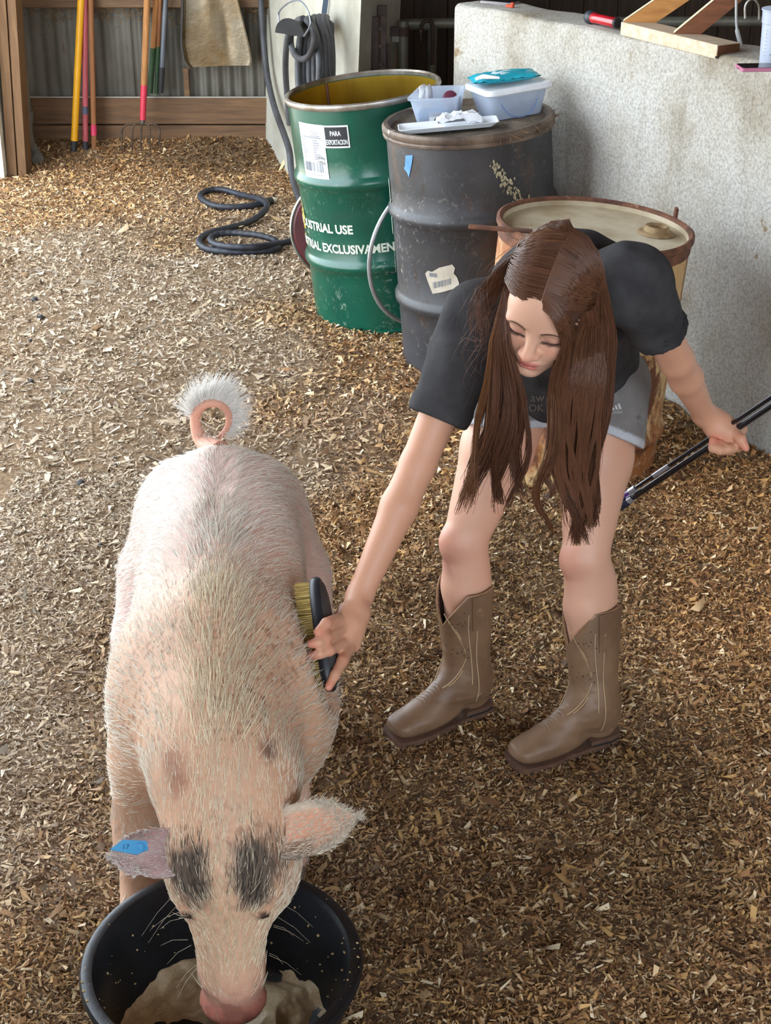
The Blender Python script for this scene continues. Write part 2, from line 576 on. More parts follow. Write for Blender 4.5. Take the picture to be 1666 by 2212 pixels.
# wood shavings: single curled flakes, too many to count
def shavings(name, n, x0, x1, y0, y1, size, parent=None):
    x = rng.uniform(x0, x1, n); y = rng.uniform(y0, y1, n)
    p = np.stack([x, y, 0 * x], -1)
    # trodden dusty patch by the doorway keeps few whole flakes
    dust = sstep(1.15, 0.55, np.hypot((x + 1.0) / 0.95, (y - 4.7) / 2.3) + 0.9 * (vnoise(p, 2.1) - 0.5))
    keepm = rng.random(n) > 0.45 * dust
    keepm &= ~((np.hypot(x + .275, y - 1.956) < .2) | (np.hypot(x - .017, y - 5.82) < .275) | (np.hypot(x - .35, y - 5.32) < .275) | (np.hypot(x - .57, y - 4.46) < .275))
    wl = (x - 1.17) * .874 + (y - 4.48) * .486
    keepm &= (wl < -0.01) | (y > 6.3)
    keepm &= ~((y > 6.6) & (x > -0.665 - (y - 8.40) * 0.3036 + .03))
    x, y, dust, p = x[keepm], y[keepm], dust[keepm], p[keepm]; n = len(x)
    z = hgt(x, y) + rng.uniform(0.0005, 0.009, n)
    L = size * rng.lognormal(0, 0.45, n); Wd = L * rng.uniform(0.14, 0.42, n)
    a = rng.uniform(0, 2 * np.pi, n); tilt = rng.normal(0, 0.42, n); roll = rng.normal(0, 0.5, n)
    ca, sa = np.cos(a), np.sin(a); ct, st = np.cos(tilt), np.sin(tilt)
    d = np.stack([ca * ct, sa * ct, st], -1)
    side = np.stack([-sa, ca, 0 * a], -1)
    up = np.cross(d, side)
    side2 = side * np.cos(roll)[:, None] + up * np.sin(roll)[:, None]
    nr = np.cross(d, side2)
    curl = rng.uniform(-.10, .22, n) * L
    c = np.stack([x, y, z], -1)
    rows = []
    for sx, sy, k in ((-.5, -.9, 1), (.42, -.6, 0), (.55, .7, 1), (-.4, 1.0, 0)):
        rows.append(c + d * (sx * L)[:, None] + side2 * (sy * Wd / 2)[:, None] + nr * (curl * k)[:, None])
    v = np.stack(rows, 1).reshape(-1, 3)
    b = np.arange(n)[:, None] * 4
    f = np.concatenate([b + np.array([[0, 1, 2]]), b + np.array([[0, 2, 3]])])
    pal = np.array([S(176, 138, 92), S(206, 176, 132), S(150, 108, 66), S(112, 76, 44), S(228, 208, 172), S(188, 146, 84), S(84, 58, 38)])
    pr = np.array([.25, .13, .23, .16, .04, .13, .06])
    col = pal[rng.choice(len(pal), n, p=pr)] * rng.uniform(0.95, 1.5, n)[:, None]
    grey = np.array(S(176, 166, 150))
    wet = sstep(0.56, 0.72, vnoise(p + 31, 1.4)) * (1 - dust)
    col = col * (1 - 0.62 * dust[:, None]) + grey * (0.62 * dust[:, None]) * rng.uniform(0.9, 1.4, n)[:, None]
    wet = np.maximum(wet, sstep(1.25, .5, np.hypot((x + .85) / .42, (y - 8.15) / .28)) * 1.5)
    col *= (1 - 0.35 * wet)[:, None]
    gold = sstep(0.45, 0.9, x)[:, None] * sstep(2.6, 3.4, y)[:, None] * 0.4 + 0.35 * sstep(7.7, 8.1, y)[:, None]
    col = col * (1 - gold) + col * np.array([1.02, .80, .52]) * gold
    lum = col.mean(1, keepdims=True); col = (col * .88 + lum * .12) * np.array([1.0, .985, .95])
    me = np_mesh(name, v, f)
    vcol(me, np.repeat(col, 4, 0))
    return me
M_shave = attr_mat('wood_shavings', rough=0.8, spec=0.25)
o = link('wood_shavings', shavings('wood_shavings', 330000, -1.15, 1.75, 1.55, 4.3, 0.0112), M_shave)
tag(o, 'loose tan wood shavings strewn over the barn floor around the pig', 'wood shavings', kind='stuff')
o = link('wood_shavings', shavings('wood_shavings', 170000, -2.05, 1.35, 4.3, 8.4, 0.0155), M_shave)
tag(o, 'paler wood shavings spread over the floor towards the tool wall', 'wood shavings', kind='stuff')

# outdoors
M_out = mat('sunlit_gravel', S(214, 206, 192), S(188, 178, 160), scale=3, rough=0.95, bmp=0.4, bscale=40)
mb = MB(); mb.box((-17, 4, -0.08), (30, 60, 0.1)); mb.box((1.4, -18, -0.08), (10, 30, 0.1))
tag(mb.build('ground_outside', M_out), 'pale sunlit gravel yard outside the barn doorway', 'ground', kind='structure')

# ---- back wall: corrugated sheets, planks, beam
M_tin = mat('galvanised_tin', S(112, 108, 98), S(86, 80, 70), scale=5, rough=0.6, metal=0.2, bmp=0.1, bscale=60, stretch=(1, 1, .35), spots=S(92, 74, 56), sscale=9, sthr=0.63)
M_plank = wood('weathered_plank', S(122, 90, 60), S(84, 60, 40), 0)
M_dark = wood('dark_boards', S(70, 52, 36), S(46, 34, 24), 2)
M_dusty = wood('dusty_beam', S(128, 98, 70), S(92, 68, 48), 0)
YB = 8.42
wb = empty('wall_back', (0, YB, 0), 'corrugated tin and plank wall with tools leaning on it', 'wall', kind='structure')
def corr(x0, x1, z0, z1, y, amp, ph):
    n = int((x1 - x0) / 0.0625 * 10)
    mb = MB(); vs = []; fs = []
    for i in range(n + 1):
        x = x0 + (x1 - x0) * i / n
        yy = y - amp * math.sin((x - x0) / 0.0625 * 2 * math.pi + ph)
        for (dy, z) in ((0, z0), (0, z1), (0.002, z1), (0.002, z0)):
            vs.append((x, yy + dy, z))
    for i in range(n):
        for k in range(4):
            fs.append((i * 4 + k, i * 4 + (k + 1) % 4, i * 4 + 4 + (k + 1) % 4, i * 4 + 4 + k))
    mb.add(vs, fs)
    return mb
for k, (x0, x1, amp) in enumerate(((-1.95, -1.36, .004), (-1.38, -1.02, .007), (-1.03, -.42, .009))):
    corr(x0, x1, .27, .80, YB + .012 + .003 * (k % 2), amp, k).build('tin_sheet', M_tin, wb, True, world=True)
    corr(x0, x1, .93, 3.6, YB + .012 + .003 * (k % 2), amp, k).build('tin_sheet', M_tin, wb, True, world=True)
mb = MB(); mb.box((-1.2, YB + .05, 1.7), (1.6, .03, 3.8)); mb.build('light_block', M_dark, wb, world=True)  # sheet added behind tin and planks to block outside light in the gaps
zz = [(-.06, .046), (.053, .145), (.153, .293)]
for i, (z0, z1) in enumerate(zz):
    mb = MB(); mb.box((-1.19, YB - .02 - .004 * (i == 2), (z0 + z1) / 2), (1.5, .036, z1 - z0), bev=.004)
    mb.build('plank', M_plank, wb, world=True)
mb = MB(); mb.box((-1.19, YB - .03, .86), (1.5, .06, .19), bev=.005)
mb.build('beam', M_dusty, wb, world=True)
mb = MB(); mb.box((-1.075, YB - .012, .37), (.03, .02, .16), bev=.003); mb.build('cleat', M_plank, wb, world=True)
mb = MB(); mb.box((-1.19, YB - .032, .297), (1.49, .012, .005)); mb.build('ledge_strip', mat('zinc_edge', S(190, 184, 172), rough=.5, metal=.3), wb, world=True)
# dusty cobweb and chaff caught under the beam
vv = []; 
n = 900
cx = rng.uniform(-1.9, -.45, n); dens = vnoise(np.stack([cx, cx * 0, cx * 0], -1), 5)
cz = .768 - rng.exponential(.018, n) * (0.4 + 2.0 * dens); cy = YB - .012 - rng.uniform(0, .03, n)
ang = rng.uniform(0, 6.28, n); ln = rng.uniform(.008, .03, n)
dv = np.stack([np.cos(ang), .2 * np.sin(3 * ang), np.sin(ang)], -1) * ln[:, None]
c0 = np.stack([cx, cy, cz], -1)
pv, pf, si = strands(np.stack([c0, c0 + dv * .5 + rng.normal(0, .003, (n, 3)), c0 + dv], 1), 0.0022)
me = np_mesh('caught_chaff', pv, pf); 
M_chaff = mat('chaff', S(150, 118, 80), S(96, 72, 48), scale=20, rough=.9)
ch = keep(link('caught_chaff', me, M_chaff), wb); ch['kind'] = 'stuff'

# right hand part of the far side: dark boards
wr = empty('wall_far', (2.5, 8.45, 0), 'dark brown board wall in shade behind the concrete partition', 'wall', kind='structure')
mb = MB(); mb.box((2.4, 8.49, 1.75), (5.6, .03, 3.7)); mb.build('light_block', M_dark, wr, world=True)  # added behind the boards to stop daylight leaking between them
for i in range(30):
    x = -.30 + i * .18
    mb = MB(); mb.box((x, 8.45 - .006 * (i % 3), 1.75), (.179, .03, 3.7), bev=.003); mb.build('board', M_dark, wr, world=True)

# ---- left side: jamb of the open doorway, wall near the camera, lintel
M_jamb = wood('jamb_wood', S(134, 100, 66), S(96, 68, 44), 2)
M_daylit = mat('daylit_jamb_white', S(228, 224, 214), S(200, 194, 182), scale=8, rough=.8, spots=S(150, 110, 80), sscale=14, sthr=.68)  # daylight on the outer jamb face put in as white, with brown specks
jm = empty('trim_1', (-1.93, 7.87, 0), 'weathered wooden jamb boards of the open doorway beside grey pipe', 'door jamb', kind='structure')
def slab(name, m, x0, x1, y0, y1, z0, z1, lean, par):
    mb = MB()
    vs = []
    for z in (z0, z1):
        dx = lean * z
        vs += [(x0 + dx, y0, z), (x1 + dx, y0, z), (x1 + dx, y1, z), (x0 + dx, y1, z)]
    mb.add(vs, [(3, 2, 1, 0), (4, 5, 6, 7), (0, 1, 5, 4), (1, 2, 6, 5), (2, 3, 7, 6), (3, 0, 4, 7)])
    return mb.build(name, m, par, world=True)
slab('jamb_board', M_daylit, -2.02, -1.965, 7.80, 8.42, -.05, 3.3, .012, jm)
slab('jamb_board', M_jamb, -1.962, -1.915, 7.86, 8.0, -.05, 3.3, .045, jm)
slab('jamb_board', M_jamb, -1.910, -1.868, 7.87, 8.02, -.05, 3.3, .045, jm)
M_barn = wood('barn_boards', S(120, 90, 62), S(84, 62, 42), 2)
wl = empty('wall_left', (-2.1, 0, 0), 'board wall of the barn beside the open doorway', 'wall', kind='structure')
mb = MB(); mb.box((-2.14, -.25, 1.75), (.06, 5.5, 3.7)); mb.build('boarding', M_barn, wl, world=True)
mb = MB(); mb.box((-2.14, 5.2, 3.45), (.06, 5.4, .3)); mb.build('lintel', M_barn, wl, world=True)
mb = MB(); mb.box((5.0, 2.75, 1.75), (.06, 11.5, 3.7))
tag(mb.build('wall_right', M_barn), 'far board wall on the other side of the barn', 'wall', kind='structure')
mb = MB(); mb.box((1.45, -3.0, .65), (7.1, .06, 1.5))
tag(mb.build('wall_front', M_barn), 'low board wall closing the near side of the barn', 'wall', kind='structure')
mb = MB(); mb.box((1.4, 2.75, 3.65), (7.4, 11.7, .08))
tag(mb.build('ceiling', M_barn), 'board ceiling of the barn', 'ceiling', kind='structure')

# ---- concrete pillar with the hose hook
M_pillar = mat('limewashed_concrete', S(176, 172, 158), S(150, 144, 128), scale=4, rough=.85, bmp=.25, bscale=50, bdist=.004, spots=S(150, 138, 118), sscale=11, sthr=.66)
def prism(name, m, foot, z0, z1, lean, par=None, nz=1):
    mb = MB(); n = len(foot); vs = []
    for z in (z0, z1):
        vs += [(x + lean * z, y, z) for x, y in foot]
    fs = [tuple(range(n - 1, -1, -1)), tuple(range(n, 2 * n))] + [(i, (i + 1) % n, n + (i + 1) % n, n + i) for i in range(n)]
    mb.add(vs, fs)
    return mb.build(name, m, par)
PA, PB, PC = (-.665, 8.40), (-.155, 6.72), (.02, 7.2)
pil = prism('wall_pillar', M_pillar, [PA, PB, PC, (-.2, 8.40)], -.05, 3.6, .05)
tag(pil, 'limewashed concrete pillar carrying the coiled grey hose', 'pillar', kind='structure')

# ---- concrete partition wall (rough cast, rounded top)
m, nt, b = nodes('rough_cast_concrete')
b.inputs['Roughness'].default_value = .9
vec = coords(nt)
big = ramp(nt, noise(nt, vec, 2.2, 5, .6), [(.36, S(232, 230, 224)), (.56, S(214, 208, 196)), (.70, S(176, 164, 142))])
fine = ramp(nt, noise(nt, vec, 105, 5, .7), [(.36, (.60, .59, .57)), (.58, (.98, .98, .98))])
col = mixc(nt, 1.0, big, fine, 'MULTIPLY')
drip = ramp(nt, noise(nt, coords(nt, (9, 9, 1.2)), 1.3, 5, .6), [(.56, (1, 1, 1)), (.74, (.76, .73, .68))])
col = mixc(nt, 1.0, col, drip, 'MULTIPLY')
rust = ramp(nt, noise(nt, vec, 9, 4, .6), [(.66, (0, 0, 0)), (.72, (1, 1, 1))])
col = mixc(nt, rust, col, S(150, 122, 84))
nt.links.new(col, b.inputs['Base Color'])
bump(nt, b, noise(nt, vec, 85, 6, .75), .9, .012)
M_cast = m
WD = Vector((-.486, .874, 0)).normalized()      # along the wall, away from the camera
WN = Vector((.874, .486, 0)).normalized()       # through the wall, away from the drums
W0 = Vector((1.17, 4.48, 0))
WLEN = 1.86
def wtop(t): return 1.195 - .065 * max(0, t) / WLEN
sec = []
TH, RR = .21, .022
def wring(t):
    zt = wtop(t)
    base = W0 + WD * t
    pts = [(0, -.1), (0, .3), (0, .7), (0, zt - RR)]
    pts += [(RR * (1 - math.cos(a)), zt - RR + RR * math.sin(a)) for a in (.4, .8, 1.2, 1.57)]
    pts += [(TH - RR * (1 - math.cos(a)), zt - RR + RR * math.sin(a)) for a in (1.57, 1.2, .8, .4)]
    pts += [(TH, zt - RR), (TH, .5), (TH, -.1)]
    return [base + WN * u + Vector((0, 0, z)) + WN * (.006 * math.sin(t * 9 + z * 7) * (z < zt - .03)) + V(0, 0, .004 * math.sin(t * 13 + u * 20) * (z > zt - .05)) for u, z in pts]
mb = MB(); mb.loft([wring(-1.6 + (WLEN + 1.6) * i / 40) for i in range(41)])
part = mb.build('wall_partition', M_cast, None, True)
tag(part, 'rough cast concrete half wall behind the drums with small things on top', 'half wall', kind='structure')
def ontop(px, py, u=None, t=None):
    """point on the top of the partition under a pixel"""
    p = at(px, py, z=1.16)
    for _ in range(4):
        tt = (p - W0).dot(WD); p = at(px, py, z=wtop(tt))
    return p

# ------------------------------------------------------------------ steel drums
DR, DH = .286, .88
def drum_root(name, toppx, z, lean, label, cat='drum', tilt=0.0):
    T = at(*toppx, z=z)
    a = Vector((math.sin(lean), 0, math.cos(lean)))
    return empty(name, T - a * DH, label, cat, rot=(tilt, lean, 0))
def body_profile(r=DR, dents=0):
    pr = [(r - .004, .0), (r + .008, .003), (r + .009, .012), (r, .018)]
    def hoop(z): return [(r, z - .03), (r + .004, z - .022), (r + .013, z - .008), (r + .013, z + .008), (r + .004, z + .022), (r, z + .03)]
    for z in (.14, .2): pr.append((r, z))
    pr += hoop(.266) + [(r, .40), (r, .48)] + hoop(.585) + [(r, .68), (r, .77), (r, .855)]
    return pr
def wrap(vs, theta0, z0, r, slant=0.0):
    out = []
    for (u, v, *_) in vs:
        a = theta0 + u / r
        out.append((r * math.sin(a), -r * math.cos(a), z0 + v + slant * u))
    return out
def grid_patch(w, h, nu=10, nv=3):
    vs = [(w * i / nu, h * j / nv, 0) for j in range(nv + 1) for i in range(nu + 1)]
    fs = [(j * (nu + 1) + i, j * (nu + 1) + i + 1, (j + 1) * (nu + 1) + i + 1, (j + 1) * (nu + 1) + i) for j in range(nv) for i in range(nu)]
    return vs, fs
def sticker(name, m, parent, theta0, z0, w, h, r, slant=0.0, label=None, nu=10, nv=3):
    vs, fs = grid_patch(w, h, nu, nv)
    o = MB().add(wrap(vs, theta0, z0, r, slant), fs).build(name, m, parent)
    if label: o['label'] = label
    return o
def lettering(name, body, size, m, parent, theta0, z0, r, slant=0.0, width=None, bold=0.0):
    vs, fs = text_mesh(body, size, bold)
    wmax = max(v[0] for v in vs); k = (width / wmax) if width else 1.0
    return MB().add(wrap([(v[0] * k, v[1], 0) for v in vs], theta0, z0, r, slant), fs).build(name, m, parent)

# speckled dirty paint: splash marks concentrated low on the body
def drum_paint(name, base, dark, splash, rough, zlo, zhi, metal=0.0, rust=None, rthr=.6, coat=0.0):
    m, nt, b = nodes(name)
    b.inputs['Roughness'].default_value = rough; b.inputs['Metallic'].default_value = metal
    if coat: b.inputs['Coat Weight'].default_value = coat; b.inputs['Coat Roughness'].default_value = .15
    vec = coords(nt)
    col = ramp(nt, noise(nt, vec, 4, 5), [(.35, base), (.68, dark)])
    if rust is not None:
        rf = noise(nt, coords(nt, (1, 1, .55)), 5.5, 9, .68)
        col = mixc(nt, ramp(nt, rf, [(rthr - .05, (0, 0, 0)), (rthr + .04, (1, 1, 1))]), col, rust[0])
        rf2 = noise(nt, coords(nt, (1, 1, .5)), 9, 9, .7)
        col = mixc(nt, ramp(nt, rf2, [(rthr, (0, 0, 0)), (rthr + .06, (1, 1, 1))]), col, rust[1])
    sp = ramp(nt, noise(nt, vec, 42, 6, .75, 1.0), [(.56, (0, 0, 0)), (.66, (1, 1, 1))])
    area = ramp(nt, noise(nt, vec, 3.2, 3), [(.42, (0, 0, 0)), (.66, (1, 1, 1))])
    geo = nt.nodes.new('ShaderNodeSeparateXYZ'); nt.links.new(vec, geo.inputs[0])
    mr = nt.nodes.new('ShaderNodeMapRange'); mr.inputs[1].default_value = zlo; mr.inputs[2].default_value = zhi
    mr.inputs[3].default_value = 1; mr.inputs[4].default_value = 0.12
    nt.links.new(geo.outputs[2], mr.inputs[0])
    f = mixc(nt, 1.0, sp, area, 'MULTIPLY'); f = mixc(nt, 1.0, f, mr.outputs[0], 'MULTIPLY')
    col = mixc(nt, f, col, splash)
    nt.links.new(col, b.inputs['Base Color'])
    bump(nt, b, noise(nt, vec, 14, 6), .08, .01)
    return m
M_green = drum_paint('green_enamel', S(4, 84, 64), S(2, 64, 50), S(150, 170, 150), .28, .35, .75, coat=.3)
M_gold = mat('gold_lacquer', S(178, 146, 44), S(140, 108, 30), scale=5, rough=.3, metal=.75, stretch=(1, 1, .3))
M_rim = mat('bare_steel_rim', S(196, 192, 184), S(120, 104, 86), scale=9, rough=.35, metal=.8)
M_blackd = drum_paint('black_drum_paint', S(58, 58, 62), S(42, 40, 40), S(150, 144, 132), .45, .45, 1.1, rust=(S(66, 52, 44), S(50, 40, 36)), rthr=.6)
M_cream = drum_paint('rusted_cream_paint', S(206, 176, 128), S(186, 150, 100), S(220, 206, 176), .7, .1, .9, rust=(S(150, 92, 48), S(96, 56, 34)), rthr=.5)
M_rust = mat('rust', S(126, 82, 58), S(78, 48, 36), scale=16, rough=.85, bmp=.5, bscale=70, spots=S(150, 112, 84), sscale=30, sthr=.6)
M_paper = mat('label_paper', S(226, 228, 226), S(208, 210, 208), scale=20, rough=.7)
M_ink = mat('black_ink', S(34, 34, 38), rough=.6)
M_greyink = mat('grey_print', S(120, 124, 134), rough=.6)
M_letter = mat('white_paint_letters', S(218, 222, 208), S(190, 200, 178), scale=40, rough=.5, spots=S(60, 120, 96), sscale=90, sthr=.68)

# green, open-topped
gd = drum_root('open_steel_drum', (783, 189), .868, math.radians(-6.3), 'green open-topped steel drum lettered INDUSTRIAL USE with gold lining')
pr = body_profile() + [(DR, .868), (DR - .002, .868), (DR - .0035, .85)]
inner = [(DR - .004, .84), (DR - .004, .6), (DR - .004, .03), (0, .02)]
MB().lathe(pr, 72).build('body', M_green, gd, True)
MB().lathe([(DR - .003, .862)] + inner, 72).build('lining', M_gold, gd, True)['label'] = 'golden lacquered inside of the drum'
MB().lathe([(DR - .005, .866), (DR - .006, .878), (DR + .001, .884), (DR + .009, .880), (DR + .011, .870), (DR + .006, .860), (DR, .860)], 72).build('rim', M_rim, gd, True)
mb = MB(); mb.tube([((DR - .006) * math.sin(-.6 + math.pi + 1.15), -(DR - .006) * math.cos(-.6 + math.pi + 1.15), z) for z in (.03, .4, .86)], .006, 6)
mb.build('seam', M_rust, gd)
RS_ = DR + .0022
sticker('shipping_label', M_paper, gd, math.radians(-57), .61, .128, .205, RS_, -.03, 'white printed shipping label with bar code')
lab2 = sticker('export_label', M_paper, gd, math.radians(-32), .728, .103, .082, RS_ + .0004, .0)
sticker('export_label_panel', M_ink, gd, math.radians(-30.4), .734, .09, .07, RS_ + .0009)['label'] = 'black panel of the export label'
lettering('export_lettering', 'PARA', .024, M_paper, gd, math.radians(-26.2), .773, RS_ + .0016, width=.044, bold=.0006)
lettering('export_lettering', 'EXPORTACION', .025, M_paper, gd, math.radians(-30.0), .741, RS_ + .0016, width=.086, bold=.0006)
# print on the shipping label
pk = MB()
def lrow(u, v, w, h):
    vs, fs = grid_patch(w, h, 4, 1)
    pk.add(wrap([(a + u, b + v, 0) for a, b, _ in vs], math.radians(-57), .61, RS_ + .0006, -.03), fs)
random.seed(5)
for i in range(24): lrow(.012 + i * .0043, .028, random.choice((.001, .002, .003)), .034)
for i, v in enumerate((.176, .168, .16)): lrow(.062, v, .045, .002)
for i in range(9):
    v = .145 - i * .0085
    lrow(.01, v, random.uniform(.01, .03), .003); lrow(.07, v - .002, random.uniform(.015, .035), .003)
    lrow(.01, v - .0035, .108, .0006)
lrow(.012, .15, .105, .0008); lrow(.012, .162, .105, .0008)
for i in range(10): lrow(.014 + i * .01, .153, .007, .005)
for i in range(8): lrow(.02 + i * .012, .015, .007, .0025)
pk.build('label_print', M_greyink, gd)
lettering('label_print', '180kg', .016, M_ink, gd, math.radians(-57) + .082 / RS_, .61 + .075, RS_ + .0008)
lettering('label_print', '199kg', .016, M_ink, gd, math.radians(-57) + .082 / RS_, .61 + .058, RS_ + .0008)
lettering('drum_lettering', 'INDUSTRIAL USE', .046, M_letter, gd, math.radians(-84), .405, RS_, .0, width=.335, bold=.0016)
lettering('drum_lettering', 'INDUSTRIAL EXCLUSIVAMENTE', .046, M_letter, gd, math.radians(-97), .328, RS_, .0, width=.60, bold=.0016)
# yellow emblem, worn, left of the lettering
M_embl = mat('yellow_emblem', S(214, 188, 84), S(180, 158, 60), scale=30, rough=.5)
random.seed(11)
mb = MB()
for i in range(26):
    u, v = random.gauss(.03, .008), random.gauss(.0, .04)
    vs = [(u + .006 * math.cos(a) * random.uniform(.4, 1.2), v + .009 * math.sin(a) * random.uniform(.4, 1.2), 0) for a in np.linspace(0, 5.5, 6)]
    mb.add(wrap(vs, math.radians(-80), .43, RS_ + .0012), [tuple(range(6))])
mb.build('emblem', M_embl, gd)

# black, lidded
bd = drum_root('black_steel_drum', (1011, 253), .872, math.radians(-4.6), 'dark grey scuffed steel drum with plastic boxes on its lid')
MB().lathe(body_profile(), 72).build('body', M_blackd, bd, True)
M_lidring = mat('tarnished_ring', S(132, 116, 102), S(74, 60, 52), scale=7, rough=.55, metal=.4, spots=S(176, 164, 150), sscale=14, sthr=.62)
MB().lathe([(DR, .838), (DR + .010, .842), (DR + .012, .850), (DR + .008, .855), (DR + .013, .861), (DR + .013, .874), (DR + .006, .882), (DR - .008, .882), (DR - .016, .872), (DR - .018, .862)], 72).build('rim', M_lidring, bd, True)
M_lid = mat('dirty_lid', S(112, 100, 84), S(66, 54, 42), scale=8, rough=.85, bmp=.3, spots=S(150, 128, 96), sscale=34, sthr=.58)
MB().lathe([(DR - .017, .866), (DR - .024, .862), (0, .862)], 72).build('lid', M_lid, bd, True)
M_tape = mat('blue_tape', S(96, 150, 214), S(70, 120, 190), scale=12, rough=.6)
def rag(name, m, parent, pts, theta0, z0, r):
    mb = MB(); c = (sum(p[0] for p in pts) / len(pts), sum(p[1] for p in pts) / len(pts))
    fine = []
    for a, b_ in zip(pts, pts[1:] + pts[:1]):
        for k in range(3): fine.append((a[0] + (b_[0] - a[0]) * k / 3, a[1] + (b_[1] - a[1]) * k / 3))
    vs = [(c[0], c[1], 0)] + [(p[0], p[1], 0) for p in fine]
    vs2 = [((p[0] + c[0]) / 2, (p[1] + c[1]) / 2, 0) for p in fine]
    n = len(fine); allv = vs + vs2
    fs = [(0, 1 + n + i, 1 + n + (i + 1) % n) for i in range(n)] + [(1 + n + i, 1 + i, 1 + (i + 1) % n, 1 + n + (i + 1) % n) for i in range(n)]
    return mb.add(wrap(allv, theta0, z0, r), fs).build(name, m, parent)
rag('tape', M_tape, bd, [(.012, .068), (.048, .074), (.04, .045), (.03, .018), (.02, -.006), (.014, .008), (-.004, .024), (.004, .028)], math.radians(-53), .742, RS_)['label'] = 'torn strip of blue tape'
torn = [(0, .07), (.012, .082), (.03, .080), (.06, .098), (.108, .112), (.118, .1), (.112, .08), (.122, .068), (.128, .05), (.13, .032), (.1, .022), (.064, .01), (.026, .0), (.018, .02), (.008, .045)]
rag('torn_label', mat('soiled_paper', S(206, 200, 186), S(176, 166, 148), scale=9, rough=.8, spots=S(110, 92, 72), sscale=22, sthr=.64), bd, torn, math.radians(-40), .335, RS_)['label'] = 'torn dirty white label'
mb = MB(); random.seed(3)
for i in range(16):
    vs, fs = grid_patch(random.choice((.0012, .002, .003)), .022, 1, 1)
    mb.add(wrap([(a + .03 + i * .0046, b_ + .02 + i * .0014, 0) for a, b_, _ in vs], math.radians(-40), .335, RS_ + .0007), fs)
for i in range(7):
    vs, fs = grid_patch(.003, .014, 1, 1)
    mb.add(wrap([(a + .018 + i * .0046, b_ + .062, 0) for a, b_, _ in vs], math.radians(-40), .335, RS_ + .0007), fs)
mb.build('label_print', M_greyink, bd)
# scraps of pale paint and dried dung on the shell
random.seed(21); mb = MB()
for i in range(120):
    s = random.random()
    u = -.01 + .11 * s + random.gauss(0, .008 + .006 * s); v = .125 - .16 * s + random.gauss(0, .012)
    rr = random.uniform(.001, .006)
    vs = [(u + rr * math.cos(a) * random.uniform(.4, 1.3), v + 1.5 * rr * math.sin(a) * random.uniform(.4, 1.3), 0) for a in np.linspace(0, 5.2, 6)]
    mb.add(wrap(vs, math.radians(14), .66, RS_ + .0005 + random.uniform(0, .0008)), [tuple(range(6))])
mb.build('dried_splash', mat('dried_splash', S(186, 178, 150), S(150, 138, 108), scale=30, rough=.9), bd)['kind'] = 'stuff'
M_scrap = mat('peeling_paper', S(214, 208, 190), rough=.8)
rag('peeled_scrap', M_scrap, bd, [(0, 0), (.05, -.005), (.055, .19), (.04, .2), (.038, .1), (.01, .05)], math.radians(-94), .50, RS_ + .002)
rag('peeled_scrap', M_scrap, bd, [(0, .0), (.03, -.01), (.03, .10), (.01, .08)], math.radians(-92), .36, RS_ + .002)
# straw caught on the rim
k = 70
th = rng.normal(.75, .45, k); p0 = np.stack([(DR + .012) * np.sin(th), -(DR + .012) * np.cos(th), .868 + rng.uniform(-.01, .012, k)], -1)
d0 = rng.normal(0, .014, (k, 3)); d0[:, 2] -= .01
pv, pf, si = strands(np.stack([p0, p0 + d0 * .5 + rng.normal(0, .003, (k, 3)), p0 + d0], 1), .0013)
st_ = link('caught_straw', np_mesh('caught_straw', pv, pf), M_chaff, bd); st_['kind'] = 'stuff'

# cream, rusted
cd = drum_root('rusty_steel_drum', (1287, 484), .745, math.radians(4.2), 'rusted cream steel drum with a bung in its recessed top')
MB().lathe(body_profile(), 72).build('body', M_cream, cd, True)
MB().lathe([(DR + .001, .828), (DR + .003, .832), (DR + .004, .86), (DR + .010, .866), (DR + .010, .880), (DR + .002, .884), (DR - .006, .880), (DR - .009, .862)], 72).build('rim', M_rust, cd, True)
M_ctop = mat('grimy_cream_top', S(196, 184, 160), S(160, 142, 112), scale=5, rough=.75, bmp=.35, bscale=26, spots=S(120, 92, 64), sscale=11, sthr=.66)
MB().lathe([(DR - .008, .872), (DR - .011, .858), (DR - .03, .855), (0, .857)], 72).build('top', M_ctop, cd, True)
mb = MB(); B_ = Matrix.Translation((.19, .03, .857))
mb.lathe([(.058, .0), (.052, .006), (.040, .008), (.038, .020), (.032, .024), (.026, .020), (.024, .012), (0, .011)], 28, M=B_)
mb.build('bung', mat('bung_grime', S(168, 144, 106), S(120, 92, 60), scale=22, rough=.8, bmp=.4), cd, True)
a = math.radians(118)
mb = MB(); mb.box((.299 * math.sin(a), -.299 * math.cos(a), .885), (.012, .02, .05), bev=.003); mb.build('lug', M_rust, cd)

# flat iron bar lying over the drum edge
p0, p1 = at(1013, 489, z=.772), at(1150, 500, z=.765)
dv = (p1 - p0).normalized(); mb = MB()
sd = Vector((0, 0, 1)).cross(dv).normalized(); upv = dv.cross(sd)
Mx = Matrix((( *dv, 0), (*sd, 0), (*upv, 0), (0, 0, 0, 1))).transposed(); Mx.translation = (p0 + p1) / 2
mb.box((0, 0, 0), ((p1 - p0).length, .026, .008), M=Mx, bev=.0015)
tag(mb.build('iron_bar', M_rust), 'flat rusty iron bar lying across the cream drum edge', 'metal bar')

# locking ring leaning between green and black drums
cen = Vector((.178, 5.575, .315)); g = Vector((.82, .57, 0)).normalized(); up = Vector((.03, -.04, 1)).normalized()
mb = MB(); ringp = [cen + (g * math.cos(t) + up * math.sin(t)) * .29 for t in np.linspace(.02, 2 * math.pi - .02, 72)]
mb.tube(ringp, .0085, 8)
tag(mb.build('locking_ring', mat('galvanised_ring', S(176, 178, 178), S(140, 140, 138), scale=9, rough=.45, metal=.5), None, True), 'grey steel drum locking ring standing between green and black drums', 'metal ring')
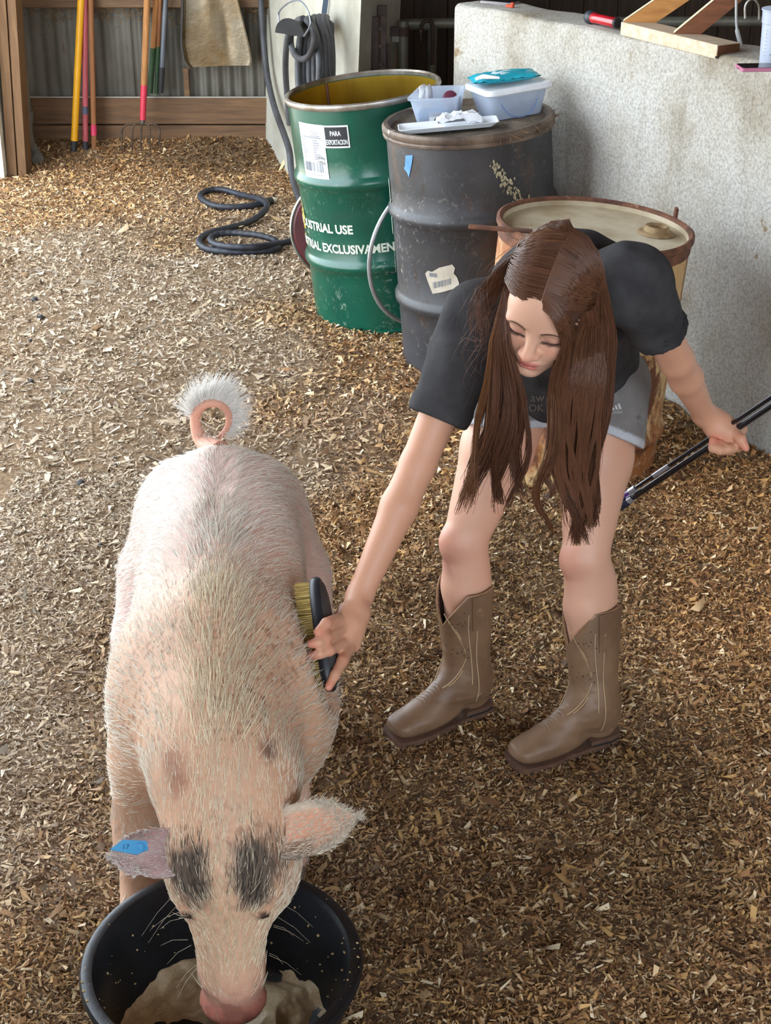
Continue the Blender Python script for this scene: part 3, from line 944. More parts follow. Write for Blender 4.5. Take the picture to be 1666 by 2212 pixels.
# dark red disc behind the green drum
mb = MB(); Md = Matrix.Translation((-.185, 6.16, .225)) @ Matrix.Rotation(math.radians(82), 4, 'X') @ Matrix.Rotation(.2, 4, 'Z')
rd = empty('round_lid', (-.185, 6.16, .02), 'dark red round lid with pale rim leaning behind green drum', 'lid')
MB().lathe([(0, .006), (.12, .008), (.19, .012), (.2, .004), (.19, -.004), (0, -.004)], 56, M=Md).build('disc', mat('dark_red_paint', S(96, 30, 34), S(70, 22, 26), scale=6, rough=.45), rd, True, world=True)
MB().lathe([(.2, .006), (.206, .01), (.212, .004), (.212, -.006), (.204, -.01), (.198, -.004), (.2, .006)], 56, M=Md).build('rim', M_rim, rd, True, world=True)

# ------------------------------------------------------------------ things on the black drum
TOPM = Matrix.Translation(bd.location) @ Matrix.Rotation(math.radians(-4.6), 4, 'Y')
def ondrum(x, y, z=.863): return TOPM @ Vector((x, y, z))
def frosted(name, col, alpha, rough=.3):
    m, nt, b = nodes(name)
    b.inputs['Base Color'].default_value = (*col, 1); b.inputs['Roughness'].default_value = rough
    b.inputs['Subsurface Weight'].default_value = 0.0
    tr = nt.nodes.new('ShaderNodeBsdfTransparent'); tl = nt.nodes.new('ShaderNodeBsdfTranslucent')
    tl.inputs['Color'].default_value = (*col, 1)
    mx = nt.nodes.new('ShaderNodeMixShader'); mx.inputs[0].default_value = .45
    nt.links.new(b.outputs[0], mx.inputs[1]); nt.links.new(tl.outputs[0], mx.inputs[2])
    m2 = nt.nodes.new('ShaderNodeMixShader'); m2.inputs[0].default_value = alpha
    nt.links.new(tr.outputs[0], m2.inputs[1]); nt.links.new(mx.outputs[0], m2.inputs[2])
    nt.links.new(m2.outputs[0], nt.nodes['Material Output'].inputs['Surface'])
    return m
M_frost = frosted('frosted_plastic', S(206, 216, 232), .48)
def rrect(w, d, r, n=5):
    pts = []
    for (sx, sy, a0) in ((1, 1, 0), (-1, 1, 90), (-1, -1, 180), (1, -1, 270)):
        for k in range(n + 1):
            a = math.radians(a0 + 90 * k / n)
            pts.append((sx * (w / 2 - r) + r * math.cos(a), sy * (d / 2 - r) + r * math.sin(a)))
    return pts
def tub(mb, w0, d0, w1, d1, h, r, wall=.002, M=None, lip=.006):
    rings = []
    for (f, z, ex) in ((0, 0, -.01), (0, .003, 0), (.5, h * .5, 0), (.93, h - .008, 0), (.94, h - .008, lip), (1, h, lip)):
        rings.append([(x, y, z) for x, y in rrect(w0 + (w1 - w0) * f + 2 * ex, d0 + (d1 - d0) * f + 2 * ex, r)])
    for (f, z) in ((1, h), (.5, h * .5), (0, wall)):
        rings.append([(x, y, z) for x, y in rrect(w0 + (w1 - w0) * f - 2 * wall, d0 + (d1 - d0) * f - 2 * wall, r - wall)])
    return mb.loft(rings, M=M)
def onM(x, y, rz, z=.863): return TOPM @ Matrix.Translation((x, y, z)) @ Matrix.Rotation(rz, 4, 'Z')
R1 = math.radians(-14)
tb = empty('plastic_tub', onM(-.098, .09, R1).translation, 'open frosted plastic tub holding a blue pack, tissue and bottle', 'plastic tub')
tub(MB(), .135, .15, .165, .195, .092, .025, M=onM(-.098, .09, R1)).build('body', M_frost, tb, True, world=True)
mb = MB(); Mf = onM(-.098, .09, R1) @ Matrix.Translation((0, -.086, .05)) @ Matrix.Rotation(math.radians(-8), 4, 'X')
mb.tube([Mf @ Vector(p) for p in ((-.045, 0, .004), (-.04, 0, .01), (.04, 0, .01), (.045, 0, .004))], .0018, 6)
mb.build('grip_ridge', M_frost, tb, True, world=True)
mb = MB(); mb.box((0, 0, 0), (.062, .0012, .034), M=onM(-.098, .09, R1) @ Matrix.Translation((.015, -.0795, .022)) @ Matrix.Rotation(math.radians(-6), 4, 'X'))
st1 = mb.build('price_sticker', mat('sticker_paper', S(206, 208, 214), rough=.5), tb, world=True)
mb = MB(); Mq = onM(-.098, .09, R1) @ Matrix.Translation((.015, -.0805, .022)) @ Matrix.Rotation(math.radians(-6), 4, 'X')
mb.add([(-.016, -.001, -.012), (.018, -.001, -.012), (.006, -.001, .006), (-.002, -.001, .0), (-.006, -.001, .004)], [(0, 1, 2, 3, 4)], M=Mq)
mb.build('sticker_picture', M_ink, tb, world=True)
mb = MB(); mb.add([(-.02, -.001, .009), (.01, -.001, .009), (.01, -.001, .013), (-.02, -.001, .013)], [(0, 1, 2, 3)], M=Mq)
mb.build('sticker_band', mat('pink_red_print', S(206, 112, 120), rough=.5), tb, world=True)
# its contents
mb = MB(); mb.box((-.01, .015, .022), (.115, .12, .038), M=onM(-.098, .09, R1), bev=.008)
tag(mb.build('blue_pack', mat('blue_pack', S(86, 168, 214), S(64, 140, 196), scale=8, rough=.5)), 'blue soft pack lying in the open plastic tub', 'pack')
bt = empty('bottle', onM(-.06, .11, R1, .92).translation, 'dark purple bottle with white cap lying in plastic tub', 'bottle')
Mb = onM(-.055, .085, R1 + .3, .925) @ Matrix.Rotation(math.radians(62), 4, 'X')
MB().lathe([(0, -.045), (.018, -.044), (.026, -.036), (.028, .0), (.028, .02), (.022, .034), (0, .04)], 24, M=Mb).build('body', mat('purple_plastic', S(112, 52, 74), S(88, 40, 58), rough=.3), bt, True, world=True)
MB().lathe([(0, -.052), (.014, -.051), (.022, -.046), (.025, -.038), (.0, -.036)], 24, M=Mb).build('cap', mat('white_cap', S(222, 218, 220), rough=.4), bt, True, world=True)
mb = MB(); random.seed(8); M_tiss = mat('tissue', S(236, 238, 242), S(220, 224, 230), scale=12, rough=.9)
def crumple(w, h, n, M, amp):
    g = []; 
    for j in range(n + 1):
        for i in range(n + 1):
            u, v = i / n, j / n
            g.append(((u - .5) * w + random.uniform(-1, 1) * amp, random.uniform(-1, 1) * amp * 1.6, v * h + random.uniform(-1, 1) * amp * .5))
    fs = [(j * (n + 1) + i, j * (n + 1) + i + 1, (j + 1) * (n + 1) + i + 1, (j + 1) * (n + 1) + i) for j in range(n) for i in range(n)]
    return MB().add(g, fs, M=M)
o = crumple(.055, .1, 5, onM(-.145, .075, .5, .885) @ Matrix.Rotation(.12, 4, 'Y'), .007).build('tissue', M_tiss, None, True)
sm = o.modifiers.new('thick', 'SOLIDIFY'); sm.thickness = .002
tag(o, 'white tissue sticking up out of the open plastic tub', 'tissue')

R2 = math.radians(22)
lb = empty('lidded_box', onM(.148, .075, R2).translation, 'frosted plastic box with white lid beside the open tub', 'plastic box')
tub(MB(), .19, .15, .232, .185, .098, .03, M=onM(.148, .075, R2)).build('body', M_frost, lb, True, world=True)
mb = MB(); Ml = onM(.148, .075, R2) @ Matrix.Translation((0, 0, .096))
mb.loft([[(x, y, z) for x, y in rrect(w, d, .032)] for w, d, z in ((.246, .2, -.006), (.252, .206, -.003), (.252, .206, .008), (.244, .198, .013), (.215, .17, .013), (.21, .165, .010), (.0, .0, .010))] if False else
        [[(x, y, z) for x, y in rrect(w, d, .03)] for w, d, z in ((.246, .2, -.008), (.254, .208, -.004), (.254, .208, .008), (.246, .2, .013), (.22, .174, .013), (.214, .168, .010))], M=Ml)
mb.build('lid', mat('white_plastic_lid', S(230, 232, 236), S(214, 216, 222), scale=10, rough=.4), lb, True, world=True)
mb = MB(); Mf = onM(.148, .075, R2) @ Matrix.Translation((.0, -.086, .045)) @ Matrix.Rotation(math.radians(-9), 4, 'X')
mb.tube([Mf @ Vector((.075 * math.cos(t), 0, .045 + .085 * -abs(math.sin(t)) )) for t in np.linspace(0, math.pi, 16)], .0022, 6)
mb.build('moulded_rib', frosted('bluish_rib', S(150, 172, 214), .8), lb, True, world=True)
mb = MB(); mb.tube([Mf @ Vector((.035 * math.cos(t) + .03, -.001, .03 - .03 * abs(math.sin(t)))) for t in np.linspace(0, math.pi, 10)], .0018, 6)
mb.build('grip_ridge', M_frost, lb, True, world=True)
# wipes pack on its lid
wp = empty('wipes_pack', onM(.14, .08, R2, .975).translation, 'teal soft pack of wet wipes lying on the white box lid', 'wipes pack')
def pillow(w, d, h, n=14, seed=0, rag_=.004):
    r_ = np.random.default_rng(seed); vs = []; fs = []
    for sgn in (1, -1):
        for j in range(n + 1):
            for i in range(n + 1):
                u, v = i / n * 2 - 1, j / n * 2 - 1
                e = max(0, (1 - abs(u) ** 3)) * max(0, (1 - abs(v) ** 4))
                z = sgn * h / 2 * e ** .6 + (r_.uniform(-1, 1) * rag_ if sgn > 0 else 0) + h / 2
                vs.append((u * w / 2, v * d / 2, max(z, .0006 if sgn > 0 else 0)))
    m_ = (n + 1) ** 2
    for s_ in range(2):
        for j in range(n):
            for i in range(n):
                q = [s_ * m_ + j * (n + 1) + i, s_ * m_ + j * (n + 1) + i + 1, s_ * m_ + (j + 1) * (n + 1) + i + 1, s_ * m_ + (j + 1) * (n + 1) + i]
                fs.append(tuple(q if s_ == 0 else q[::-1]))
    return vs, fs
vs, fs = pillow(.235, .12, .03, seed=4)
MB().add(vs, fs, M=onM(.135, .085, .18, .975)).build('packet', mat('teal_film', S(52, 178, 196), S(30, 142, 164), scale=9, rough=.3, lo=.3, hi=.7), wp, True, world=True)
MB().lathe([(0, .0035), (.026, .003), (.03, .0)], 24, M=onM(.13, .09, .18, 1.003) @ Matrix.Diagonal((1.4, 1, 1, 1))).build('seal_flap', mat('clear_flap', S(210, 232, 238), rough=.2), wp, True, world=True)
# syringe-like white applicator on the pack
mb = MB(); mb.tube([onM(.0, 0, 0, 0) @ Vector(p) for p in ((.035, .03, 1.0), (.06, .022, 1.008), (.115, .0, 1.004))], [.006, .009, .004], 10)
tag(mb.build('applicator', mat('white_applicator', S(228, 232, 236), rough=.4), None, True), 'white plastic applicator lying across the teal wipes pack', 'applicator')
# tray with tissue
mb = MB(); Mt = onM(-.072, -.105, math.radians(2), .872)
mb.loft([[(x, y, z) for x, y in rrect(w, d, .012)] for w, d, z in ((.30, .075, 0), (.335, .10, .015), (.34, .104, .017), (.335, .099, .018), (.30, .072, .004))], M=Mt)
tag(mb.build('foam_tray', mat('white_tray', S(232, 236, 240), S(220, 224, 230), scale=6, rough=.5), None, True), 'shallow white tray at the front of the drum lid', 'tray')
random.seed(15)
vs, fs = pillow(.15, .07, .04, 12, seed=9, rag_=.011)
o = MB().add(vs, fs, M=onM(-.035, -.1, .1, .878)).build('tissue', M_tiss, None, True)
tag(o, 'crumpled white tissue lying in the shallow white tray', 'tissue')

# ------------------------------------------------------------------ things on the partition
M_lumber = wood('pale_lumber', S(216, 200, 178), S(186, 160, 128), 0)
M_pine = wood('orange_pine', S(196, 140, 76), S(160, 104, 50), 0, bmp=.2)
M_brownw = wood('brown_end', S(118, 72, 44), S(84, 50, 30), 0)
def wframe(p, u=0):
    M = Matrix(((*(-WD), 0), (*WN, 0), (0, 0, 1, 0), (0, 0, 0, 1))).transposed()
    M.translation = p
    return M
pb0, pb1 = ontop(1337, 76), ontop(1521, 119)
Lb = (pb1 - pb0).length
ws = empty('timber_stand', pb0, 'wooden stand of two slanting boards on a pale timber base', 'wooden stand')
Mw = wframe(pb0)
mb = MB(); mb.box((Lb / 2, .05, .021), (Lb, .09, .042), M=Mw, bev=.002); mb.build('base', M_lumber, ws, world=True)
mb = MB(); mb.box((Lb + .0006, .05, .021), (.0012, .086, .038), M=Mw); mb.build('end_grain', M_brownw, ws, world=True)
def brace(x0, y0, th, wd, ang, ln, m, edge):
    ca, sa = math.cos(ang), math.sin(ang); foot = wd / sa
    e = Vector((.985, -.17, 0)).normalized(); t = Vector((.17, .985, 0)).normalized()
    o = Mw @ Vector((x0, y0, .042)); Mb_ = Matrix(((*e, 0), (*t, 0), (0, 0, 1, 0), (0, 0, 0, 1))).transposed(); Mb_.translation = o
    pts = [(0, 0), (foot, 0), (foot + ln * ca, ln * sa), (ln * ca, ln * sa)]
    mb = MB(); vs = [(x, 0, z) for x, z in pts] + [(x, th, z) for x, z in pts]
    mb.add(vs, [(0, 1, 2, 3), (7, 6, 5, 4), (0, 4, 5, 1), (1, 5, 6, 2), (2, 6, 7, 3), (3, 7, 4, 0)], M=Mb_)
    mb.build('slanting_board', m, ws, world=True)
    q = .0008
    mb = MB(); mb.add([(-q, .001, .001), (-q + ln * ca, .001, .001 + ln * sa), (-q + ln * ca, th - .001, .001 + ln * sa), (-q, th - .001, .001)], [(0, 1, 2, 3)], M=Mb_)
    mb.build('planed_edge', edge, ws, world=True)
M_pedge = mat('planed_edge', S(232, 214, 186), S(214, 190, 156), scale=12, rough=.6)
brace(.004, .012, .045, .062, math.radians(36), .36, M_pine, M_pedge)
brace(Lb * .54, .016, .045, .055, math.radians(42), .36, wood('reddish_board', S(138, 84, 50), S(96, 56, 32), 0), M_pedge)
# torch
p0, p1 = ontop(1272, 52), ontop(1332, 66)
dv = (p1 - p0).normalized(); ln = (p1 - p0).length
Mt = Matrix.Translation(p0 + V(0, 0, .024)) @ dv.to_track_quat('Z', 'Y').to_matrix().to_4x4()
tr = empty('flashlight', p0, 'red flashlight with black head lying on the partition', 'flashlight')
MB().lathe([(0, -.004), (.019, -.003), (.023, .002), (.023, .02), (.019, .027), (.017, .03)], 24, M=Mt).build('head', mat('black_rubber', S(44, 50, 58), rough=.5), tr, True, world=True)
MB().lathe([(.017, .028), (.019, .034), (.016, .06), (.018, ln - .008), (.0175, ln - .004)], 24, M=Mt).build('body', mat('red_anodised', S(186, 24, 40), S(150, 16, 30), rough=.25, coat=.3), tr, True, world=True)
MB().lathe([(.0175, ln - .005), (.016, ln + .006), (0, ln + .008)], 24, M=Mt).build('tail_cap', M_ink, tr, True, world=True)
# phones
def phone(name, label, p, rz, cs, scr, L=.15, Wd=.074, z=0.005):
    r = empty(name, p, label, 'phone')
    Mp = Matrix.Translation(p + V(0, 0, z)) @ Matrix.Rotation(rz, 4, 'Z')
    mb = MB(); mb.loft([[(x, y, z_) for x, y in rrect(L - 2 * i, Wd - 2 * i, .011 - i * .5)] for i, z_ in ((.003, -.005), (.0, -.003), (.0, .004), (.002, .006))], M=Mp)
    mb.build('case', cs, r, True, world=True)
    mb = MB(); mb.loft([[(x, y, z_) for x, y in rrect(L - .008, Wd - .008, .008)] for z_ in (.0055, .0068)], M=Mp)
    mb.build('screen', scr, r, True, world=True)
    mb = MB()
    for k in (-.012, .0, .012): mb.box((-L / 2 - .0002, k, .0), (.0012, .008 if k == 0 else .005, .003), M=Mp)
    mb.build('port', M_ink, r, world=True)
    return r
wang = math.atan2(-WD.y, -WD.x)
M_glass = mat('dark_screen', S(24, 26, 32), rough=.08, spec=.7)
phone('mobile_phone', 'pink cased phone lying face up below the measuring cup', ontop(1650, 150), wang + 1.15, mat('pink_case', S(196, 120, 150), S(178, 100, 132), rough=.5), M_glass)
phone('mobile_phone', 'dark phone lying flat by the end of the partition', ontop(1080, 8), wang + .55, mat('grey_case', S(150, 144, 146), rough=.4), M_glass, L=.14, Wd=.07)
p = ontop(1102, 17)
oc = empty('orange_clip', p, 'small orange plastic clip beside the dark phone', 'clip')
mb = MB(); Mo = Matrix.Translation(p) @ Matrix.Rotation(wang + .4, 4, 'Z')
mb.box((0, 0, .006), (.034, .018, .012), M=Mo, bev=.004); mb.build('body', mat('orange_plastic', S(214, 92, 52), S(180, 70, 38), rough=.45), oc, world=True)
mb = MB(); mb.box((.012, 0, .016), (.014, .016, .01), M=Mo, bev=.003); mb.build('jaw', mat('orange_plastic_dark', S(186, 70, 40), rough=.45), oc, world=True)
mb = MB(); mb.box((0, 0, .003), (.012, .008, .006), M=Matrix.Translation(ontop(1549, 126)), bev=.002)
tag(mb.build('dark_pebble', M_ink), 'tiny dark lump on the partition beside the timber base', 'pebble')
# measuring cup
pc = ontop(1652, 143) + WN * .05
cup = empty('measuring_cup', pc, 'frosted measuring cup with black scale marks behind pink phone', 'measuring cup')
M_cupf = frosted('cup_plastic', S(214, 222, 236), .78)
Mc = Matrix.Translation(pc)
MB().lathe([(0, .002), (.05, .0), (.053, .004), (.055, .05), (.0565, .115), (.0585, .117), (.0595, .15), (.0625, .152), (.0625, .156), (.0585, .156), (.056, .12), (.052, .01), (0, .006)], 40, M=Mc).build('body', M_cupf, cup, True, world=True)
mb = MB(); random.seed(2)
for col_ in range(5):
    for row in range(9):
        if random.random() < .45: continue
        a = math.radians(-42 + col_ * 17); zc = .035 + row * .009; w_ = random.uniform(.004, .009)
        vs, fs = grid_patch(w_, random.choice((.0014, .0025, .004)), 2, 1)
        mb.add(wrap(vs, a, zc, .0568), fs, M=Mc)
for row in range(8):
    vs, fs = grid_patch(.006, .0009, 2, 1); mb.add(wrap(vs, math.radians(-62), .03 + row * .01, .0568), fs, M=Mc)
mb.build('scale_marks', M_ink, cup, world=True)
mb = MB()
hp = [at(1610, 40, y=pc.y + .05), at(1610, 16, y=pc.y + .05), at(1616, 3, y=pc.y + .05), at(1625, -2, y=pc.y + .05), at(1634, 3, y=pc.y + .05), at(1640, 16, y=pc.y + .05), at(1640, 42, y=pc.y + .05)]
mb.tube(catmull(hp, 5), .0028, 8); mb.build('wire_bail', M_rim, cup, True, world=True)
yc = ontop(1600, 112).y + .12
mb = MB(); mb.tube(catmull([at(1592, -90, y=yc), at(1591, 0, y=yc), at(1591, 40, y=yc), at(1593, 66, y=yc), at(1599, 92, y=yc), at(1601, 108, y=yc)], 5), [.004] * 15 + [.007] * 9 + [.004] * 2, 8)
cdn = empty('white_cord', at(1592, 60, y=yc), 'thin white cord with a rubber stopper hanging behind measuring cup', 'cord')
mb.build('cord', mat('white_rubber', S(196, 196, 194), rough=.5), cdn, True, world=True)
MB().lathe([(0, .012), (.012, .008), (.018, 0), (0, -.002)], 20, M=Matrix.Translation(at(1596, 104, y=yc)) @ Matrix.Rotation(.7, 4, 'Y')).build('stopper', mat('grey_rubber', S(150, 150, 150), rough=.6), cdn, True, world=True)

# ------------------------------------------------------------------ tools along the back wall
def ext(p, q, ztop):
    """extend the line q->p up to a height"""
    d = (p - q); return q + d * ((ztop - q.z) / d.z)
def stick_parts(root, pts, segs):
    """pts: bottom, top ; segs: (name, material, f0, f1, radius)"""
    a, b = pts
    for (nm, m, f0, f1, r0, r1) in segs:
        mb = MB(); mb.tube([a + (b - a) * (f0 + (f1 - f0) * k / 4) for k in range(5)], [r0 + (r1 - r0) * k / 4 for k in range(5)], 14)
        mb.build(nm, m, root, True, world=True)
def frac(a, b, py, y):  # fraction along the stick at a pixel row
    best = min(range(401), key=lambda k: abs(proj(a + (b - a) * k / 400)[1] - py)); return best / 400
def proj(p):
    q = Vector(p) - Vector((0, 0, CAM_H)); dep = q.y * CP - q.z * SP
    return IW / 2 + q.x / dep * FPX, IH / 2 - (q.y * SP + q.z * CP) / dep * FPX
GT = 'long handled tools leaning on the tin wall'
M_yel = mat('yellow_fibreglass', S(232, 168, 20), S(214, 150, 14), rough=.35)
M_blk = mat('black_grip', S(30, 30, 32), S(44, 42, 42), scale=20, rough=.6, spots=S(150, 140, 130), sscale=18, sthr=.7)
M_pink = mat('faded_red_paint', S(176, 84, 92), S(150, 62, 66), scale=8, rough=.55, stretch=(6, 6, 1))
M_ash = wood('ash_handle', S(186, 130, 76), S(150, 100, 54), 2, bmp=.15)
M_ash2 = wood('dark_ash_handle', S(160, 106, 64), S(126, 80, 46), 2, bmp=.15)
M_redp = mat('red_paint', S(206, 52, 74), S(184, 40, 60), scale=9, rough=.45)
M_pinktape = mat('pink_tape', S(214, 60, 96), S(190, 40, 76), scale=14, rough=.4)
M_steel = mat('worn_steel', S(110, 104, 98), S(72, 62, 54), scale=9, rough=.45, metal=.7)
M_tine = mat('rusty_tine', S(92, 74, 58), S(60, 46, 36), scale=18, rough=.6, metal=.4)
def tool(name, label, top, bot, yt, yb, ztop, segs, head=None):
    b_ = at(*bot, y=yb); t_ = ext(at(*top, y=yt), b_, ztop)
    r = empty(name, b_, label, 'tool', GT)
    out = []
    for (nm, m, py0, py1, ra, rb) in segs:
        f0 = 0 if py0 is None else frac(b_, t_, py0, yb); f1 = 1 if py1 is None else frac(b_, t_, py1, yb)
        out.append((nm, m, f0, f1, ra, rb))
    stick_parts(r, (b_, t_), out)
    if head: head(r, t_, (t_ - b_).normalized())
    return r
def rake_head(r, t, d):
    mb = MB(); mb.box((0, 0, 0), (.30, .02, .025), M=Matrix.Translation(t + d * .02), bev=.004)
    for k in range(10): mb.tube([t + V(-.14 + k * .031, 0, .02), t + V(-.14 + k * .031, -.05, .03), t + V(-.14 + k * .031, -.075, .02)], .003, 6)
    mb.build('rake_head', M_steel, r, world=True)
def spade_head(r, t, d):
    mb = MB(); rings = []
    for k in range(9):
        s = k / 8; w = .10 * math.sin(math.pi * min(1, .35 + s * .6)) + .01
        c = t + V(0, .0, .02 + .28 * s)
        rings.append([c + V(w * u, -.02 * (1 - u * u), 0) for u in np.linspace(-1, 1, 7)] + [c + V(w * u, -.02 * (1 - u * u) + .004, 0) for u in np.linspace(1, -1, 7)])
    mb.loft(rings); mb.build('blade', M_steel, r, True, world=True)
tool('rake', 'yellow handled tool with black grip leaning on the tin wall', (175, 0), (159, 338), 8.275, 8.22, 1.42,
     [('grip', M_blk, None, 303, .0175, .0175), ('handle', M_yel, 303, None, .0185, .0185)], rake_head)
tool('spade', 'faded red handled tool with black tip beside the yellow one', (183, 0), (185, 324), 8.29, 8.25, 1.38,
     [('grip', M_blk, None, 305, .0165, .0165), ('handle', M_pink, 305, 245, .0145, .0145), ('tape', mat('blue_grey_tape', S(82, 84, 104), rough=.6), 246, 230, .0155, .0155), ('handle', M_pink, 231, None, .0155, .0155)], spade_head)
tool('hoe', 'brown wooden handle with pink tape leaning beside red one', (196, 0), (204, 328), 8.30, 8.26, 1.36,
     [('handle', M_ash2, None, 291, .0145, .0145), ('tape', M_pinktape, 292, 268, .0158, .0158), ('handle', M_ash2, 268, None, .0145, .0145)],
     lambda r, t, d: MB().box((0, 0, 0), (.16, .02, .09), M=Matrix.Translation(t + V(0, -.05, .03)), bev=.004).build('blade', M_steel, r, world=True))
# pitchfork standing on its tines
b_ = at(308, 268, y=8.24); t_ = ext(at(318, 0, y=8.28), b_, 1.3)
pf_ = empty('pitchfork', at(305, 345, y=8.2), 'wooden pitchfork with red ferrule and five rusty tines standing upright', 'pitchfork', GT)
f1, f2 = frac(b_, t_, 259, 8.2), frac(b_, t_, 183, 8.2)
stick_parts(pf_, (b_, t_), [('ferrule', M_steel, 0, f1, .013, .0145), ('painted_band', M_redp, f1, f2, .0165, .0175), ('handle', M_ash, f2, 1, .0175, .0175)])
for (x0, x1, x2) in ((302, 264, 264), (304, 286, 287), (308, 305, 306), (312, 324, 328), (314, 345, 352)):
    mb = MB(); yb = 8.235
    pts = [at(x0, 268, y=yb), at((x0 * .35 + x1 * .65), 268.5, y=yb - .005), at(x1, 280, y=yb - .012), at(x1 - .5, 310, y=yb - .02), at(x2, 350, y=yb - .03)]
    mb.tube(catmull(pts, 5), [.0055] * 14 + [.005, .0045, .004, .0035, .003, .0025, .0015], 8); mb.build('tine', M_tine, pf_, True, world=True)
M_gpaint = mat('green_paint', S(52, 84, 46), S(38, 62, 36), scale=8, rough=.5)
tool('shovel', 'wooden handle with green painted end behind the pitchfork', (337, 0), (325, 201), 8.335, 8.345, 1.5,
     [('painted_end', M_gpaint, None, 103, .0145, .0145), ('handle', M_ash, 103, None, .0145, .0145)], spade_head)
tool('shovel', 'second green ended wooden handle next to grey pole', (346, 0), (338, 202), 8.338, 8.352, 1.5,
     [('painted_end', M_gpaint, None, 100, .013, .013), ('handle', M_ash2, 100, None, .012, .012)], spade_head)
tool('broom', 'grey metal pole with dark grip hanging beside scoop shovel', (358, 0), (347, 200), 8.31, 8.325, 1.5,
     [('grip', M_blk, None, 145, .0155, .0165), ('handle', mat('grey_pole', S(110, 114, 122), S(90, 94, 100), rough=.4, metal=.3), 145, None, .014, .014)],
     lambda r, t, d: MB().box((0, 0, 0), (.3, .05, .08), M=Matrix.Translation(t + V(0, 0, .04)), bev=.01).build('broom_head', M_blk, r, world=True))
# scoop shovel hanging blade down
sc = empty('scoop_shovel', at(470, 147, y=8.3), 'dented aluminium scoop shovel hanging blade down on tin wall', 'shovel', GT)
M_scoop = mat('dented_aluminium', S(138, 128, 110), S(116, 92, 58), scale=4, rough=.38, metal=.75, bmp=.2, bscale=5, bdist=.03, spots=S(104, 76, 46), sscale=6, sthr=.6)
def scoop_pt(u, v):
    """u -1..1 across, v 0 bottom..1 top"""
    xl = np.interp(v, [0, .08, .35, 1.2], [412, 402, 395, 398]); xr = np.interp(v, [0, .08, .3, 1.2], [540, 545, 540, 508])
    py = 147 - 147 * v - 4 * (u + 1) / 2 * (1 - v)
    c = at((xl + xr) / 2 + (xr - xl) / 2 * u, py, y=8.30)
    rise = .012 * (abs(u) ** 2) + .030 * max(0, abs(u) - .93) / .07
    dent = .012 * math.exp(-((u + .1) / .25) ** 2) * min(1, max(0, v - .2)) - .01 * math.exp(-((u - .35) / .12) ** 2) * math.exp(-((v - .45) / .3) ** 2)
    return c + V(0, .06 * (1 - v) * 0 - rise - dent + .03, 0)
mb = MB(); nu, nv = 30, 24
for back in (0, .003):
    vs = [scoop_pt(-1 + 2 * i / nu, 1.35 * j / nv) + V(0, back, 0) for j in range(nv + 1) for i in range(nu + 1)]
    fs = [(j * (nu + 1) + i, j * (nu + 1) + i + 1, (j + 1) * (nu + 1) + i + 1, (j + 1) * (nu + 1) + i) for j in range(nv) for i in range(nu)]
    mb.add(vs, fs if back == 0 else [f[::-1] for f in fs])
mb.build('blade', M_scoop, sc, True, world=True)
mb = MB()
lp = [scoop_pt(-1.0, v) + V(-.006, .006, 0) for v in np.linspace(0, 1.35, 12)]
mb.loft([[p + V(-.004, -.012, 0), p + V(.004, -.012, 0), p + V(.004, .03, 0), p + V(-.012, .03, 0)] for p in lp]); mb.build('side_wall', mat('dark_edge', S(66, 60, 54), S(44, 40, 36), rough=.6), sc, world=True)
mb = MB(); t0 = scoop_pt(0, 1.3); mb.tube([t0, t0 + V(0, .01, .1), t0 + V(.01, .02, .5)], [.022, .018, .017], 14); mb.build('handle', M_ash, sc, True, world=True)

# conduit pipe beside the jamb
M_pvc = mat('grey_pvc', S(112, 110, 104), S(88, 84, 78), scale=6, rough=.55)
cp_ = empty('drain_pipe', at(72, 335, y=8.1), 'grey plastic pipe with bent foot running up beside the jamb', 'pipe')
mb = MB(); q0 = at(57, 262, y=8.16); mb.tube([q0, V(q0.x + .0, q0.y, .6), V(q0.x + .01, q0.y, 3.4)], .031, 20); mb.build('upright', M_pvc, cp_, True, world=True)
mb = MB(); mb.tube([at(57, 262, y=8.16), at(57, 238, y=8.16)], .036, 20); mb.build('coupling', M_pvc, cp_, True, world=True)
mb = MB(); mb.tube(catmull([at(57, 262, y=8.16), at(58, 285, y=8.155), at(63, 308, y=8.14), at(76, 332, y=8.10), at(82, 344, y=8.06)], 5), .032, 20); mb.build('elbow', M_pvc, cp_, True, world=True)

# ------------------------------------------------------------------ hoses
M_hose = mat('dusty_hose', S(74, 74, 78), S(48, 47, 49), scale=7, rough=.6)
M_hose2 = mat('wrapped_hose', S(42, 45, 54), S(30, 31, 37), scale=10, rough=.55, bmp=.3, bscale=40)
fh = empty('floor_hose', at(520, 520, z=.0), 'dark wrapped hose lying in loops on the shavings floor', 'hose')
path = [(583, 438), (545, 446), (500, 449), (462, 445), (438, 434), (434, 421), (450, 412), (480, 411), (520, 420), (560, 432), (577, 444), (566, 462), (535, 478), (500, 490), (458, 501), (434, 514), (432, 526), (450, 535), (490, 540), (545, 540), (590, 536), (604, 527), (590, 514), (560, 507), (530, 503), (500, 503), (470, 507), (455, 516), (465, 525), (500, 529), (555, 529), (610, 522), (650, 517), (690, 512)]
zs = [.02] * 9 + [.045, .05, .03] + [.02] * 10 + [.04, .045, .045, .04, .035, .03, .035, .045, .045, .03, .02, .02]
hp = [at(x, y, z=z) for (x, y), z in zip(path, zs)]
hp = [p + V(0, 0, float(hgt(p.x, p.y))) for p in hp]
cr = catmull(hp, 7)
mb = MB(); mb.tube(cr, [.0148 + .0012 * math.sin(i * 1.9) for i in range(len(cr))], 12); mb.build('hose', M_hose2, fh, True, world=True)
d_ = (cr[0] - cr[3]).normalized()
mb = MB(); mb.tube([cr[0] - d_ * .02, cr[0] + d_ * .012], .018, 12); mb.build('coupling', M_blk, fh, True, world=True)
